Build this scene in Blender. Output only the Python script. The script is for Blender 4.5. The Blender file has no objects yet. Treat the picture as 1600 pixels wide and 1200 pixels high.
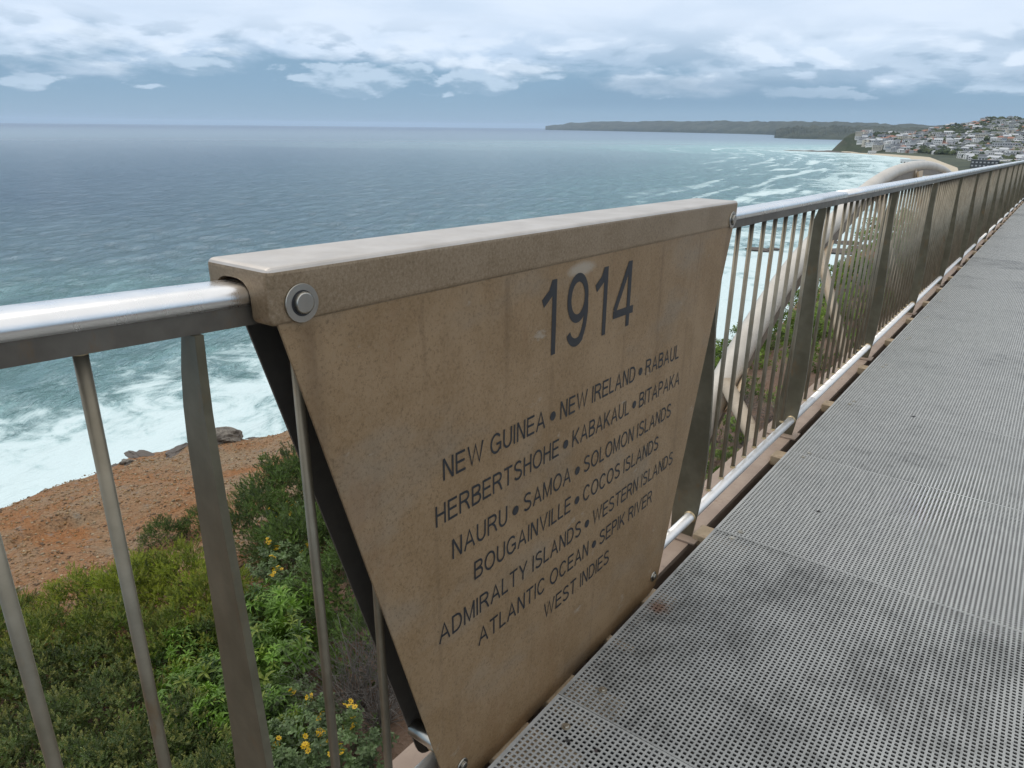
import bpy, bmesh, math, random
import numpy as np
from mathutils import Vector, Matrix
R = math.radians
SC = bpy.context.scene
COL = SC.collection
random.seed(7)
RNG = np.random.default_rng(11)

# ---------------------------------------------------------------- camera
SL = -0.01951                      # the walkway falls gently along +Y
cam_d = bpy.data.cameras.new("camera")
cam = bpy.data.objects.new("camera", cam_d); COL.objects.link(cam)
cR = Vector((0.80025065, 0.59958282, 0.0099674)); cU = Vector((-0.21146479, 0.26660582, 0.94032121)); cF = Vector((-0.56114307, 0.75460041, -0.34014214))
m = Matrix.Identity(4)
for i in range(3):
    m[i][0] = cR[i]; m[i][1] = cU[i]; m[i][2] = -cF[i]
m[0][3], m[1][3], m[2][3] = 0, 0, 1.5
cam.matrix_world = m
cam_d.sensor_width = 36; cam_d.lens = 1110 / 1600 * 36
cam_d.clip_start = 0.05; cam_d.clip_end = 90000
SC.camera = cam

# ---------------------------------------------------------------- view
SC.view_settings.view_transform = 'Standard'; SC.view_settings.look = 'None'
SC.view_settings.gamma = 1; SC.view_settings.exposure = 0.17
try:
    SC.cycles.volume_bounces = 1; SC.cycles.transparent_max_bounces = 16; SC.cycles.max_bounces = 8
    SC.cycles.sample_clamp_indirect = 6
except Exception: pass

# ---------------------------------------------------------------- node helpers
class NT:
    def __init__(s, tree): s.t = tree; tree.nodes.clear()
    def n(s, typ, **kw):
        nd = s.t.nodes.new(typ)
        for k, v in kw.items():
            if k.startswith('_'): setattr(nd, k[1:], v)
            else:
                key = k if k in nd.inputs else k.replace('_', ' ')
                s.set(nd.inputs[key], v)
        return nd
    def set(s, inp, v):
        if isinstance(v, bpy.types.NodeSocket): s.t.links.new(v, inp)
        elif isinstance(v, bpy.types.Node): s.t.links.new(v.outputs[0], inp)
        elif isinstance(v, (tuple, list)) and len(v) == 3 and inp.type == 'RGBA': inp.default_value = (*v, 1)
        else: inp.default_value = v
    def math(s, op, a, b=None, c=None, clamp=False):
        nd = s.t.nodes.new('ShaderNodeMath'); nd.operation = op; nd.use_clamp = clamp
        for i, v in enumerate((a, b, c)):
            if v is not None: s.set(nd.inputs[i], v)
        return nd.outputs[0]
    def mix(s, f, a, b, mode='MIX'):
        nd = s.t.nodes.new('ShaderNodeMix'); nd.data_type = 'RGBA'; nd.blend_type = mode; nd.clamp_factor = True
        s.set(nd.inputs[0], f); s.set(nd.inputs[6], a); s.set(nd.inputs[7], b)
        return nd.outputs[2]
    def ss(s, x, lo, hi, a=0.0, b=1.0):
        nd = s.t.nodes.new('ShaderNodeMapRange'); nd.interpolation_type = 'SMOOTHSTEP'
        for i, v in enumerate((x, lo, hi, a, b)): s.set(nd.inputs[i], v)
        return nd.outputs[0]
    def noise(s, vec, scale, detail=4, rough=.5, dist=0.0, lac=2.0):
        nd = s.t.nodes.new('ShaderNodeTexNoise')
        if vec is not None: s.set(nd.inputs['Vector'], vec)
        s.set(nd.inputs['Scale'], scale); s.set(nd.inputs['Detail'], detail); s.set(nd.inputs['Roughness'], rough); s.set(nd.inputs['Distortion'], dist); s.set(nd.inputs['Lacunarity'], lac)
        return nd.outputs['Fac']
    def comb(s, x, y, z=0.0):
        nd = s.t.nodes.new('ShaderNodeCombineXYZ')
        for i, v in enumerate((x, y, z)): s.set(nd.inputs[i], v)
        return nd.outputs[0]
    def sep(s, v):
        nd = s.t.nodes.new('ShaderNodeSeparateXYZ'); s.set(nd.inputs[0], v); return nd.outputs
    def map(s, v, scale=(1, 1, 1), rot=(0, 0, 0), loc=(0, 0, 0)):
        nd = s.t.nodes.new('ShaderNodeMapping'); s.set(nd.inputs['Vector'], v)
        nd.inputs['Scale'].default_value = scale; nd.inputs['Rotation'].default_value = rot; nd.inputs['Location'].default_value = loc
        return nd.outputs[0]
    def geo(s): return s.t.nodes.new('ShaderNodeNewGeometry').outputs['Position']
    def attr(s, name, typ='GEOMETRY'):
        nd = s.t.nodes.new('ShaderNodeAttribute'); nd.attribute_name = name; nd.attribute_type = typ; return nd
    def bump(s, h, strength=.3, dist=.01, normal=None):
        nd = s.t.nodes.new('ShaderNodeBump'); s.set(nd.inputs['Height'], h); s.set(nd.inputs['Strength'], strength); s.set(nd.inputs['Distance'], dist)
        if normal is not None: s.set(nd.inputs['Normal'], normal)
        return nd.outputs[0]

# ---------------------------------------------------------------- world: storm-grey cloud over a Nishita sky
SUN_EL, SUN_AZ = R(60), R(-88)     # compass angle from +Y, clockwise
w = bpy.data.worlds.new("World"); SC.world = w; w.use_nodes = True
N = NT(w.node_tree)
tc = N.n('ShaderNodeTexCoord').outputs['Generated']
x_, y_, z_ = N.sep(tc)
el = N.math('ARCSINE', z_); az = N.math('ARCTAN2', x_, y_)
sky = N.n('ShaderNodeTexSky'); sky.sky_type = 'NISHITA'; sky.sun_disc = False
sky.sun_elevation = SUN_EL; sky.sun_rotation = SUN_AZ; sky.air_density = 1.0; sky.dust_density = 1.0; sky.ozone_density = 2.0
bg_sky = N.n('ShaderNodeBackground', Color=sky.outputs[0], Strength=0.06)
def sv(ax, ey, off): return N.comb(N.math('MULTIPLY', az, ax), N.math('MULTIPLY', el, ey), off)
nA = N.noise(sv(3.2, 13, 3.1), 1.0, 7, .55, .25)
def sv2(ax, ey, off, de): return N.comb(N.math('MULTIPLY', az, ax), N.math('MULTIPLY', N.math('ADD', el, de), ey), off)
nB = N.noise(sv(11, 30, 1.7), 1.0, 7, .54, .15)
relB = N.math('SUBTRACT', nB, N.noise(sv2(11, 30, 1.7, .010), 1.0, 7, .54, .15))
nE = N.noise(sv(6.5, 19, 4.4), 1.0, 8, .54, .3)
relE = N.math('SUBTRACT', nE, N.noise(sv2(6.5, 19, 4.4, .014), 1.0, 8, .54, .3))
nC = N.noise(sv(5, 22, 8.3), 1.0, 6, .5, .4)
nD = N.noise(sv(2.2, 6.5, 5.0), 1.0, 5, .5)
base = N.mix(N.ss(el, .0, .06), (.265, .40, .535), (.225, .37, .525))
# the far right lies under a greyer cloud bank
rightw = N.ss(az, -.75, -.35)
lump = N.math('ADD', N.math('MULTIPLY', N.math('SUBTRACT', nA, .5), .11), N.math('MULTIPLY', N.math('SUBTRACT', nE, .5), .11))
elr = N.math('ADD', el, N.math('MULTIPLY', rightw, .022))
up = N.ss(N.math('ADD', elr, lump), .056, .090)
upcol = N.mix(N.ss(nC, .3, .7), (.50, .645, .835), (.70, .81, .96))
upcol_r = N.mix(N.ss(nC, .35, .68), (.36, .49, .64), (.60, .725, .885))
upc = N.mix(rightw, upcol, upcol_r)
upc = N.mix(N.math('MULTIPLY', N.ss(relE, .0, .11), .9), upc, (.74, .84, .97))
upc = N.mix(N.math('MULTIPLY', N.ss(relE, -.01, -.10), .85), upc, (.31, .445, .60))
upc = N.mix(N.ss(el, .075, .135), upc, N.mix(N.ss(nC, .3, .7), (.60, .72, .88), (.72, .82, .96)))
col = N.mix(up, base, upc)
# rows of cumulus low over the horizon
band = N.ss(N.math('ABSOLUTE', N.math('SUBTRACT', el, .055)), .034, .014)
cum = N.ss(N.math('ADD', nB, N.math('MULTIPLY', N.math('SUBTRACT', band, 1.0), .26)), .475, .53)
ccol = N.mix(N.ss(relB, -.06, .09), (.275, .415, .565), (.52, .655, .81))
col = N.mix(N.math('MULTIPLY', cum, N.ss(up, .9, .3, .25, .85)), col, ccol)
# a low slate bank in the right half
bank = N.math('MULTIPLY', N.ss(N.math('ABSOLUTE', N.math('SUBTRACT', el, .043)), .026, .010), N.ss(nD, .40, .58))
col = N.mix(N.math('MULTIPLY', bank, .55), col, (.20, .325, .47))
# overhead the cloud is thinner and brighter
col = N.mix(N.ss(el, .17, .6), col, (.98, 1.0, 1.03))
bg_cl = N.n('ShaderNodeBackground', Color=col, Strength=1.0)
ms = N.n('ShaderNodeMixShader'); N.set(ms.inputs[0], 0.93); N.set(ms.inputs[1], bg_sky); N.set(ms.inputs[2], bg_cl)
wo = N.n('ShaderNodeOutputWorld'); N.set(wo.inputs['Surface'], ms)

sun_d = bpy.data.lights.new("sun", 'SUN'); sun_d.energy = 1.0; sun_d.angle = R(40); sun_d.color = (1, .93, .83)
sun = bpy.data.objects.new("sun", sun_d); COL.objects.link(sun)
sdir = Vector((math.sin(SUN_AZ) * math.cos(SUN_EL), math.cos(SUN_AZ) * math.cos(SUN_EL), math.sin(SUN_EL)))
sun.rotation_euler = (-sdir).to_track_quat('-Z', 'Y').to_euler()

# ---------------------------------------------------------------- object helpers
def tag(o, label=None, cat=None, group=None, kind=None):
    if label: o["label"] = label
    if cat: o["category"] = cat
    if group: o["group"] = group
    if kind: o["kind"] = kind
    return o
def empty(name, loc=(0, 0, 0)):
    o = bpy.data.objects.new(name, None); o.location = loc; COL.objects.link(o); return o
def link(name, me, parent=None, mats=()):
    for mt in mats: me.materials.append(mt)
    o = bpy.data.objects.new(name, me); COL.objects.link(o)
    if parent is not None: o.parent = parent
    return o
def npmesh(name, V, F, col=None, colname='tint', smooth=False, mat_idx=None, uv=None):
    """V (n,3); F: list of arrays (m,3)/(m,4)"""
    me = bpy.data.meshes.new(name)
    V = np.asarray(V, dtype=np.float32)
    Fs = [np.asarray(f, dtype=np.int32) for f in (F if isinstance(F, list) else [F]) if len(f)]
    loops = np.concatenate([f.ravel() for f in Fs]); tot = np.concatenate([np.full(len(f), f.shape[1], np.int32) for f in Fs])
    start = np.concatenate([[0], np.cumsum(tot)[:-1]]).astype(np.int32)
    me.vertices.add(len(V)); me.vertices.foreach_set('co', V.ravel())
    me.loops.add(len(loops)); me.loops.foreach_set('vertex_index', loops)
    me.polygons.add(len(tot)); me.polygons.foreach_set('loop_start', start); me.polygons.foreach_set('loop_total', tot)
    if mat_idx is not None: me.polygons.foreach_set('material_index', np.asarray(mat_idx, np.int32))
    me.update(calc_edges=True)
    me.polygons.foreach_set('use_smooth', np.full(len(tot), bool(smooth)))
    if col is not None:
        a = me.color_attributes.new(colname, 'FLOAT_COLOR', 'POINT')
        c = np.ones((len(V), 4), np.float32); c[:, :col.shape[1]] = col
        a.data.foreach_set('color', c.ravel())
    if uv is not None:
        ul = me.uv_layers.new(name='UVMap'); ul.data.foreach_set('uv', np.asarray(uv, np.float32)[loops].ravel())
    return me
def bm_mesh(name, bm, smooth=False):
    bmesh.ops.recalc_face_normals(bm, faces=bm.faces[:])
    me = bpy.data.meshes.new(name); bm.to_mesh(me); bm.free()
    if smooth:
        for p in me.polygons: p.use_smooth = True
    return me
def W(x, u, z): return (x, u, z + SL * u)     # walkway coordinates -> world
def shear(me):
    n = len(me.vertices); a = np.empty(n * 3, np.float32); me.vertices.foreach_get('co', a); a = a.reshape(-1, 3)
    a[:, 2] += SL * a[:, 1]; me.vertices.foreach_set('co', a.ravel()); me.update(); return me
def add_box(bm, x0, x1, y0, y1, z0, z1, bev=0, seg=2):
    r = bmesh.ops.create_cube(bm, size=1)
    vs = r['verts']
    for v in vs:
        v.co = Vector(((x0 + x1) / 2 + v.co.x * (x1 - x0), (y0 + y1) / 2 + v.co.y * (y1 - y0), (z0 + z1) / 2 + v.co.z * (z1 - z0)))
    if bev:
        es = list({e for v in vs for e in v.link_edges})
        bmesh.ops.bevel(bm, geom=es, offset=bev, segments=seg, affect='EDGES', profile=.5)
def add_cyl(bm, p0, p1, r0, r1=None, seg=16, caps=True):
    p0, p1 = Vector(p0), Vector(p1); r1 = r0 if r1 is None else r1
    d = (p1 - p0); q = d.to_track_quat('Z', 'Y')
    A, B = [], []
    for i in range(seg):
        a = 2 * math.pi * i / seg; o = q @ Vector((math.cos(a), math.sin(a), 0))
        A.append(bm.verts.new(p0 + o * r0)); B.append(bm.verts.new(p1 + o * r1))
    for i in range(seg):
        j = (i + 1) % seg; f = bm.faces.new((A[i], A[j], B[j], B[i])); f.smooth = True
    if caps: bm.faces.new(A[::-1]); bm.faces.new(B)
def add_prism(bm, pts, axis, a, b, bev=0):
    """pts 2D polygon extruded along axis ('x': pts=(y,z); 'y': pts=(x,z)) from a to b"""
    def P(p, t): return (t, p[0], p[1]) if axis == 'x' else (p[0], t, p[1])
    A = [bm.verts.new(P(p, a)) for p in pts]; B = [bm.verts.new(P(p, b)) for p in pts]
    n = len(pts); fs = [bm.faces.new(A), bm.faces.new(B[::-1])]
    for i in range(n):
        j = (i + 1) % n; bm.faces.new((A[i], B[i], B[j], A[j]))
    if bev:
        es = list({e for f in fs for e in f.edges})
        bmesh.ops.bevel(bm, geom=es, offset=bev, segments=2, affect='EDGES', profile=.5)

# fractal value noise for terrain
def vnoise(x, y, seed=0):
    xi = np.floor(x).astype(np.int64); yi = np.floor(y).astype(np.int64); fx = x - xi; fy = y - yi
    def h(a, b):
        n = (a * 374761393 + b * 668265263 + seed * 1442695041) & 0x7fffffff
        n = ((n ^ (n >> 13)) * 1274126177) & 0x7fffffff
        return ((n ^ (n >> 16)) & 0xffff) / 65535.0
    u = fx * fx * (3 - 2 * fx); v = fy * fy * (3 - 2 * fy)
    return (h(xi, yi) * (1 - u) + h(xi + 1, yi) * u) * (1 - v) + (h(xi, yi + 1) * (1 - u) + h(xi + 1, yi + 1) * u) * v
def fbm(x, y, oct=5, seed=0, gain=.5):
    s = 0; a = 1; t = 0
    for i in range(oct):
        s = s + a * vnoise(x * 2 ** i + 17.3 * i, y * 2 ** i + 5.7 * i, seed + i); t += a; a *= gain
    return s / t - .5
def grid_faces(nr, nc):
    i = np.arange(nr - 1)[:, None] * nc + np.arange(nc - 1)[None]
    return np.stack([i, i + 1, i + nc + 1, i + nc], -1).reshape(-1, 4)

# ---------------------------------------------------------------- materials
def mat(name):
    mt = bpy.data.materials.new(name); mt.use_nodes = True; return mt, NT(mt.node_tree)
def principled(N, **kw):
    p = N.n('ShaderNodeBsdfPrincipled', **kw); o = N.n('ShaderNodeOutputMaterial'); N.set(o.inputs[0], p); return p

def steel(name, c0, c1, rough=.32, metal=1.0, streak=True, rust=.0):
    mt, N = mat(name); g = N.geo()
    n1 = N.noise(N.map(g, (30, 30, 4)), 1, 5, .6)
    n2 = N.noise(g, 9, 5, .6)
    c = N.mix(N.ss(n2, .3, .75), c0, c1)
    if rust:
        rm = N.math('MULTIPLY', N.ss(N.noise(N.map(g, (14, 14, 6)), 1, 6, .7), .56, .74), rust)
        c = N.mix(rm, c, (.22, .12, .045))
    r = N.math('ADD', N.math('MULTIPLY', n1, .22), rough - .08)
    principled(N, Base_Color=c, Metallic=metal, Roughness=r, Normal=N.bump(N.noise(N.map(g, (260, 260, 260)), 1, 3, .6), .06, .002))
    return mt
M_RAIL = steel('polished_steel', (.76, .75, .73), (.84, .83, .81), .26)
M_WEB = steel('dull_steel', (.12, .105, .085), (.19, .17, .14), .42, .75, rust=.5)
M_POST = steel('weathered_steel', (.125, .112, .075), (.19, .172, .12), .44, .6, rust=.55)
M_BAL = steel('baluster_steel', (.20, .172, .122), (.29, .255, .19), .42, .65, rust=.6)
M_TUBE = steel('tube_steel', (.78, .765, .74), (.85, .835, .81), .46, .85, rust=.2)
M_WELD = steel('tea_stained_weld', (.40, .29, .15), (.52, .42, .27), .4, .75, rust=.6)
M_BOLT = steel('bolt_steel', (.42, .40, .35), (.55, .53, .47), .28, 1.0)

mt, N = mat('bronzed_plate'); g = N.geo(); M_PLAQUE = mt
sp = N.noise(g, 150, 6, .8); md = N.noise(g, 5, 7, .68, .3); bl = N.noise(N.map(g, (2.2, 2.2, 5)), 1, 4, .6)
c = N.mix(N.ss(md, .3, .7), (.238, .148, .068), (.318, .212, .114))
c = N.mix(N.math('MULTIPLY', N.ss(bl, .5, .72), .45), c, (.25, .215, .165))
c = N.mix(N.math('MULTIPLY', N.ss(sp, .48, .66), .6), c, (.30, .215, .13))
c = N.mix(N.math('MULTIPLY', N.ss(sp, .5, .34), .6), c, (.095, .058, .03))
sc = N.noise(N.map(g, (60, 10, 26), rot=(R(25), 0, 0)), 1, 5, .7)
blotch = N.math('MULTIPLY', N.ss(sc, .60, .70), N.ss(N.noise(g, 9, 4, .6), .52, .64))
c = N.mix(N.math('MULTIPLY', blotch, .7), c, (.36, .315, .25))
run = N.noise(N.map(g, (20, 20, .9)), 1, 4, .6)                  # faint vertical runs of dirt
c = N.mix(N.math('MULTIPLY', N.ss(run, .56, .74), .22), c, (.085, .055, .032))
tea = N.noise(N.map(g, (7, 7, 3)), 1, 6, .7); c = N.mix(N.math('MULTIPLY', N.ss(tea, .56, .7), .3), c, (.22, .12, .055))
px_, py_, pz_ = N.sep(g); wobble = N.math('MULTIPLY', N.math('SUBTRACT', N.noise(N.map(g, (30, 30, 8)), 1, 5, .7), .5), .05)
def drip(u, ztop, zlen, half):
    lat = N.ss(N.math('ABSOLUTE', N.math('ADD', N.math('SUBTRACT', py_, u), wobble)), half, half * .2)
    zz = N.math('MULTIPLY', N.ss(pz_, ztop + SL * u + .004, ztop + SL * u - .01), N.ss(pz_, ztop + SL * u - zlen, ztop + SL * u - zlen * .2)); return N.math('MULTIPLY', lat, zz)
for u_, zt, zl, hf, amt in ((.665, 1.225, .42, .028, .5), (2.44, 1.225, .5, .03, .5), (1.18, 1.225, .3, .012, .4), (1.93, 1.225, .55, .014, .4), (.92, 1.225, .25, .01, .35), (2.2, 1.225, .35, .012, .4), (1.36, 1.0, .35, .010, .3), (1.72, 1.0, .3, .010, .3)):
    c = N.mix(N.math('MULTIPLY', drip(u_, zt, zl, hf), amt * .55), c, (.085, .045, .02))
scuff = N.math('ADD', N.math('POWER', N.math('MULTIPLY', N.math('SUBTRACT', py_, 1.475), 11.0), 2.0), N.math('POWER', N.math('MULTIPLY', N.math('SUBTRACT', pz_, 1.178), 40.0), 2.0))
c = N.mix(N.math('MULTIPLY', N.ss(N.math('ADD', scuff, N.math('MULTIPLY', sp, 1.2)), 1.3, .7), .65), c, (.42, .37, .30))
principled(N, Base_Color=c, Metallic=.25, Roughness=N.math('ADD', .42, N.math('MULTIPLY', sp, .25)), Normal=N.bump(sp, .35, .002))
mt, N = mat('cap_plate'); g = N.geo(); M_CAP = mt
sp = N.noise(g, 150, 6, .8); md = N.noise(g, 6, 7, .68, .4)
c = N.mix(N.ss(md, .3, .7), (.235, .165, .095), (.31, .228, .145))
c = N.mix(N.math('MULTIPLY', N.ss(sp, .48, .66), .6), c, (.36, .28, .195))
c = N.mix(N.math('MULTIPLY', N.ss(sp, .5, .34), .55), c, (.12, .08, .048))
principled(N, Base_Color=c, Metallic=.45, Roughness=N.math('ADD', .36, N.math('MULTIPLY', sp, .2)), Normal=N.bump(sp, .15, .0012))
M_CAPTOP = steel('bare_steel', (.43, .40, .365), (.53, .50, .465), .48, .7)
mt, N = mat('etched_black'); M_INK = mt
principled(N, Base_Color=(.018, .018, .02), Roughness=.55)
mt, N = mat('plate_back'); M_BACK = mt
g = N.geo(); principled(N, Base_Color=N.mix(N.noise(g, 40, 4), (.10, .095, .085), (.15, .14, .125)), Metallic=.6, Roughness=.5)

mt, N = mat('deck_plate_grey'); M_DECK = mt
g = N.geo(); tone = N.attr('tone', 'OBJECT').outputs['Fac']
n1 = N.noise(g, 3.4, 8, .72, .15); n2 = N.noise(N.map(g, (48, 11, 11)), 1, 6, .75, .2); n3 = N.noise(g, 160, 4, .7)
dirt = N.ss(N.math('ADD', N.math('ADD', N.math('MULTIPLY', n1, .8), N.math('MULTIPLY', n2, .75)), N.math('MULTIPLY', tone, .30)), .82, 1.12)
c = N.mix(N.ss(n2, .3, .7), (.325, .332, .322), (.43, .437, .42))
c = N.mix(N.math('MULTIPLY', dirt, .62), c, (.06, .063, .06))
wear = N.math('MULTIPLY', N.ss(n3, .52, .7), N.ss(n2, .5, .66))
c = N.mix(N.math('MULTIPLY', wear, .5), c, (.50, .505, .49))
def spot(cx, cy, r0, r1):
    d = N.n('ShaderNodeVectorMath', _operation='DISTANCE'); N.set(d.inputs[0], g); d.inputs[1].default_value = (cx, cy, SL * cy)
    dd = N.math('ADD', d.outputs['Value'], N.math('MULTIPLY', N.math('SUBTRACT', N.noise(g, 60, 3), .5), r1))
    return N.ss(dd, r1, r0)
c = N.mix(N.math('MULTIPLY', spot(-.80, 1.93, .005, .055), .75), c, (.16, .065, .03))     # the rust mark
c = N.mix(spot(-.735, 1.255, .005, .011), c, (.05, .05, .05)); c = N.mix(spot(-.66, 1.275, .004, .010), c, (.07, .055, .055))
c = N.mix(spot(-.55, 2.98, .005, .013), c, (.05, .05, .05)); c = N.mix(spot(-.42, 4.55, .008, .02), c, (.05, .05, .05))
principled(N, Base_Color=c, Metallic=.25, Roughness=N.math('SUBTRACT', .58, N.math('MULTIPLY', dirt, .14)), Normal=N.bump(n3, .25, .001))

def paint(name, c0, c1, rough=.55, rust=.3, scale=6):
    mt, N = mat(name); g = N.geo()
    n = N.noise(g, scale, 6, .65); n2 = N.noise(g, scale * 6, 5, .7)
    c = N.mix(N.ss(n, .3, .7), c0, c1)
    c = N.mix(N.math('MULTIPLY', N.ss(N.math('ADD', n, N.math('MULTIPLY', n2, .5)), .82, .98), rust), c, (.19, .10, .055))
    c = N.mix(N.math('MULTIPLY', N.ss(n2, .55, .75), .35), c, (.12, .10, .08))
    principled(N, Base_Color=c, Roughness=rough, Normal=N.bump(n2, .12, .004)); return mt
M_BEAM = paint('beam_paint', (.40, .29, .175), (.50, .385, .25), .55, .6)
M_UNDERSHADE = paint('under_deck_shade', (.022, .022, .022), (.035, .033, .03), .8, .2)  # near-black colour standing in for the shade below the deck
M_EDGE = paint('edge_beam_paint', (.29, .215, .165), (.37, .285, .22), .6, .6)
M_ARCH = paint('arch_paint', (.46, .42, .36), (.56, .52, .45), .42, .12, 2.5)
M_FLANGE = paint('flange_paint', (.13, .105, .075), (.19, .155, .115), .6, .3)
M_STRUT = paint('strut_paint', (.33, .265, .185), (.42, .345, .25), .5, .35, 3)

# ---------------------------------------------------------------- ground, cliff and coast
EY = np.array([-40, -12, 0, 3, 5, 7, 12, 18, 24, 36, 53, 80, 120, 200])
EX = np.array([-16, -12.6, -12.0, -11.9, -12.0, -11.1, -8.0, -5.6, -6.1, -7.0, -8.2, -9.5, -12, -20])
def edge_x(y): return np.interp(y, EY, EX)
WY = np.array([-400, -60, 0, 25, 60, 100, 200, 281, 500, 1000, 1371, 1500, 1604, 1650, 1700, 1800, 2600])
WX = np.array([-120, -42, -33, -32, -30, -30, -34, -44, -72, -132, -212, -290, -377, -405, -400, -330, -200])
def water_x(y): return np.interp(y, WY, WX)
X0 = -1.2
def ground_z(x, y):
    x = np.asarray(x, float); y = np.asarray(y, float)
    ex = edge_x(y) + fbm(y * .45, y * 0 + 3.3, 4, 5) * 1.3
    t = (X0 - x) / (X0 - ex)
    z = np.where(t < 0, -2.0 + np.clip(-t, 0, 3) * .15, -2.0 - 2.0 * np.clip(t, 0, 1))
    z = z + fbm(x * .5, y * .5, 5, 2) * .55 * np.clip(t + .3, .2, 1)
    over = np.clip(ex - x, 0, None)
    z = z - over * 1.7 - .5 * np.clip(over, 0, .6)
    z = z - np.clip(y - 42, 0, None) * .15
    dg_ = np.abs((x + 9.75) - (y - 2.75) * .12 + .12 * np.sin(y * 5)); z = z - .17 * np.exp(-(dg_ / .13) ** 2) * np.exp(-((y - 2.75) / .75) ** 4)
    return np.maximum(z, -42.5)
ys = np.concatenate([np.arange(-12, 28, .16), np.arange(28, 60, .6), np.linspace(60, 200, 60)])
xs = np.concatenate([np.linspace(14, -1, 24)[:-1], np.arange(-1, -14, -.13), np.linspace(-14, -52, 60)])
YY, XX = np.meshgrid(ys, xs, indexing='ij')
ZZ = ground_z(XX, YY)
rough_n = fbm(XX * 2.2, YY * 2.2, 4, 9) * .13
ZZ = ZZ + rough_n
mt, N = mat('dirt_and_rock'); g = N.geo(); M_DIRT = mt
n1 = N.noise(g, .9, 6, .65, .5); n2 = N.noise(g, 22, 5, .75); n3 = N.noise(g, 5, 5, .7)
vor = N.n('ShaderNodeTexVoronoi', Vector=g, Scale=26.0)
c = N.mix(N.ss(n1, .35, .65), (.275, .112, .032), (.25, .18, .11))
c = N.mix(N.math('MULTIPLY', N.ss(n2, .5, .72), .7), c, (.34, .235, .13))
c = N.mix(N.math('MULTIPLY', N.ss(n2, .50, .32), .85), c, (.075, .038, .018))
c = N.mix(N.math('MULTIPLY', N.ss(n3, .56, .7), .6), c, (.20, .19, .17))
# under the scrub, leaf litter; along the brink, bare grey rock
px, py, pz = N.sep(g)
rock = N.ss(N.math('ADD', N.math('ADD', pz, N.math('MULTIPLY', N.math('MAXIMUM', N.math('SUBTRACT', py, 42), 0.0), .15)), N.math('MULTIPLY', N.math('SUBTRACT', n1, .5), 2.0)), -3.95, -4.7)
c = N.mix(rock, c, N.mix(n3, (.16, .12, .085), (.27, .22, .165)))
lit = N.math('MULTIPLY', N.ss(px, -6.5, -5.0), N.ss(n2, .2, .5))
c = N.mix(N.math('MULTIPLY', lit, .85), c, N.mix(n3, (.10, .065, .045), (.17, .115, .085)))
h = N.math('ADD', N.math('MULTIPLY', n2, .6), N.math('MULTIPLY', vor.outputs['Distance'], .5))
principled(N, Base_Color=c, Roughness=.95, Normal=N.bump(h, .9, .05))
gr = link('ground', npmesh('ground', np.stack([XX, YY, ZZ], -1).reshape(-1, 3), grid_faces(len(ys), len(xs)), smooth=True), None, [M_DIRT])
tag(gr, kind='structure')

# sea: one sheet on polar rings, dense near, out to the horizon
SEA = -40.0
ang = np.radians(np.linspace(-100, 16, 420)); rad = 24 * np.exp(np.linspace(0, math.log(38000 / 24), 520))
RR, AA = np.meshgrid(rad, ang, indexing='ij')
SX, SY = RR * np.sin(AA), RR * np.cos(AA)
# distance to the waterline
P = np.stack([np.interp(np.arange(-400, 2000, 12.), WY, WX), np.arange(-400, 2000, 12.)], -1)
flat = np.stack([SX.ravel(), SY.ravel()], -1); D = np.empty(len(flat)); ALONG = np.empty(len(flat))
for i in range(0, len(flat), 20000):
    d2 = ((flat[i:i + 20000, None, :] - P[None]) ** 2).sum(-1); k = d2.argmin(1); D[i:i + 20000] = np.sqrt(d2[np.arange(len(k)), k]); ALONG[i:i + 20000] = P[k, 1]
inland = flat[:, 0] > water_x(flat[:, 1])
D = np.where(inland & (flat[:, 1] < 1700), 0, D)
wid = np.interp(ALONG, [-50, 60, 120, 200, 500, 1700], [125, 115, 85, 70, 112, 240])
DN = D / wid
swell = np.sin(D / 7.5 + 2.2 * fbm(flat[:, 0] / 70, flat[:, 1] / 70, 3, 4)) * .5 * np.exp(-(DN / 1.4) ** 2) + fbm(flat[:, 0] / 11, flat[:, 1] / 7, 4, 31) * 1.5
swell = swell * np.exp(-(RR.ravel() / 700) ** 2)
colr = np.stack([np.clip(DN / 8, 0, 1), np.clip(D / 2000, 0, 1), np.clip(ALONG / 2000, 0, 1)], -1)
sea_me = npmesh('sea', np.stack([SX.ravel(), SY.ravel(), SEA + swell], -1), grid_faces(len(rad), len(ang)), col=colr, colname='shore', smooth=True, uv=np.stack([ALONG, D], -1))
mt, N = mat('sea_water'); M_SEA = mt; g = N.geo()
sh = N.attr('shore').outputs['Color']; sr = N.sep(sh)
dn = N.math('MULTIPLY', sr[0], 8.0)
uvn = N.n('ShaderNodeUVMap'); uvn.uv_map = 'UVMap'; uu = N.sep(uvn.outputs[0])
dist = N.n('ShaderNodeVectorMath', _operation='LENGTH'); N.set(dist.inputs[0], g); dist = dist.outputs['Value']
wob = N.noise(g, .018, 4, .6)
dnw = N.math('ADD', dn, N.math('MULTIPLY', N.math('SUBTRACT', wob, .5), 1.4))
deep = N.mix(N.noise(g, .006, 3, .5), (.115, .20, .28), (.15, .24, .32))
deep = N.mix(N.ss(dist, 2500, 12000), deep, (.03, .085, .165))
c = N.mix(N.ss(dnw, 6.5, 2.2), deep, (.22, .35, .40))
c = N.mix(N.ss(dnw, 2.8, .9), c, (.26, .47, .48))
c = N.mix(N.math('MULTIPLY', N.ss(dnw, 1.3, .25), .7), c, (.33, .545, .54))
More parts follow.
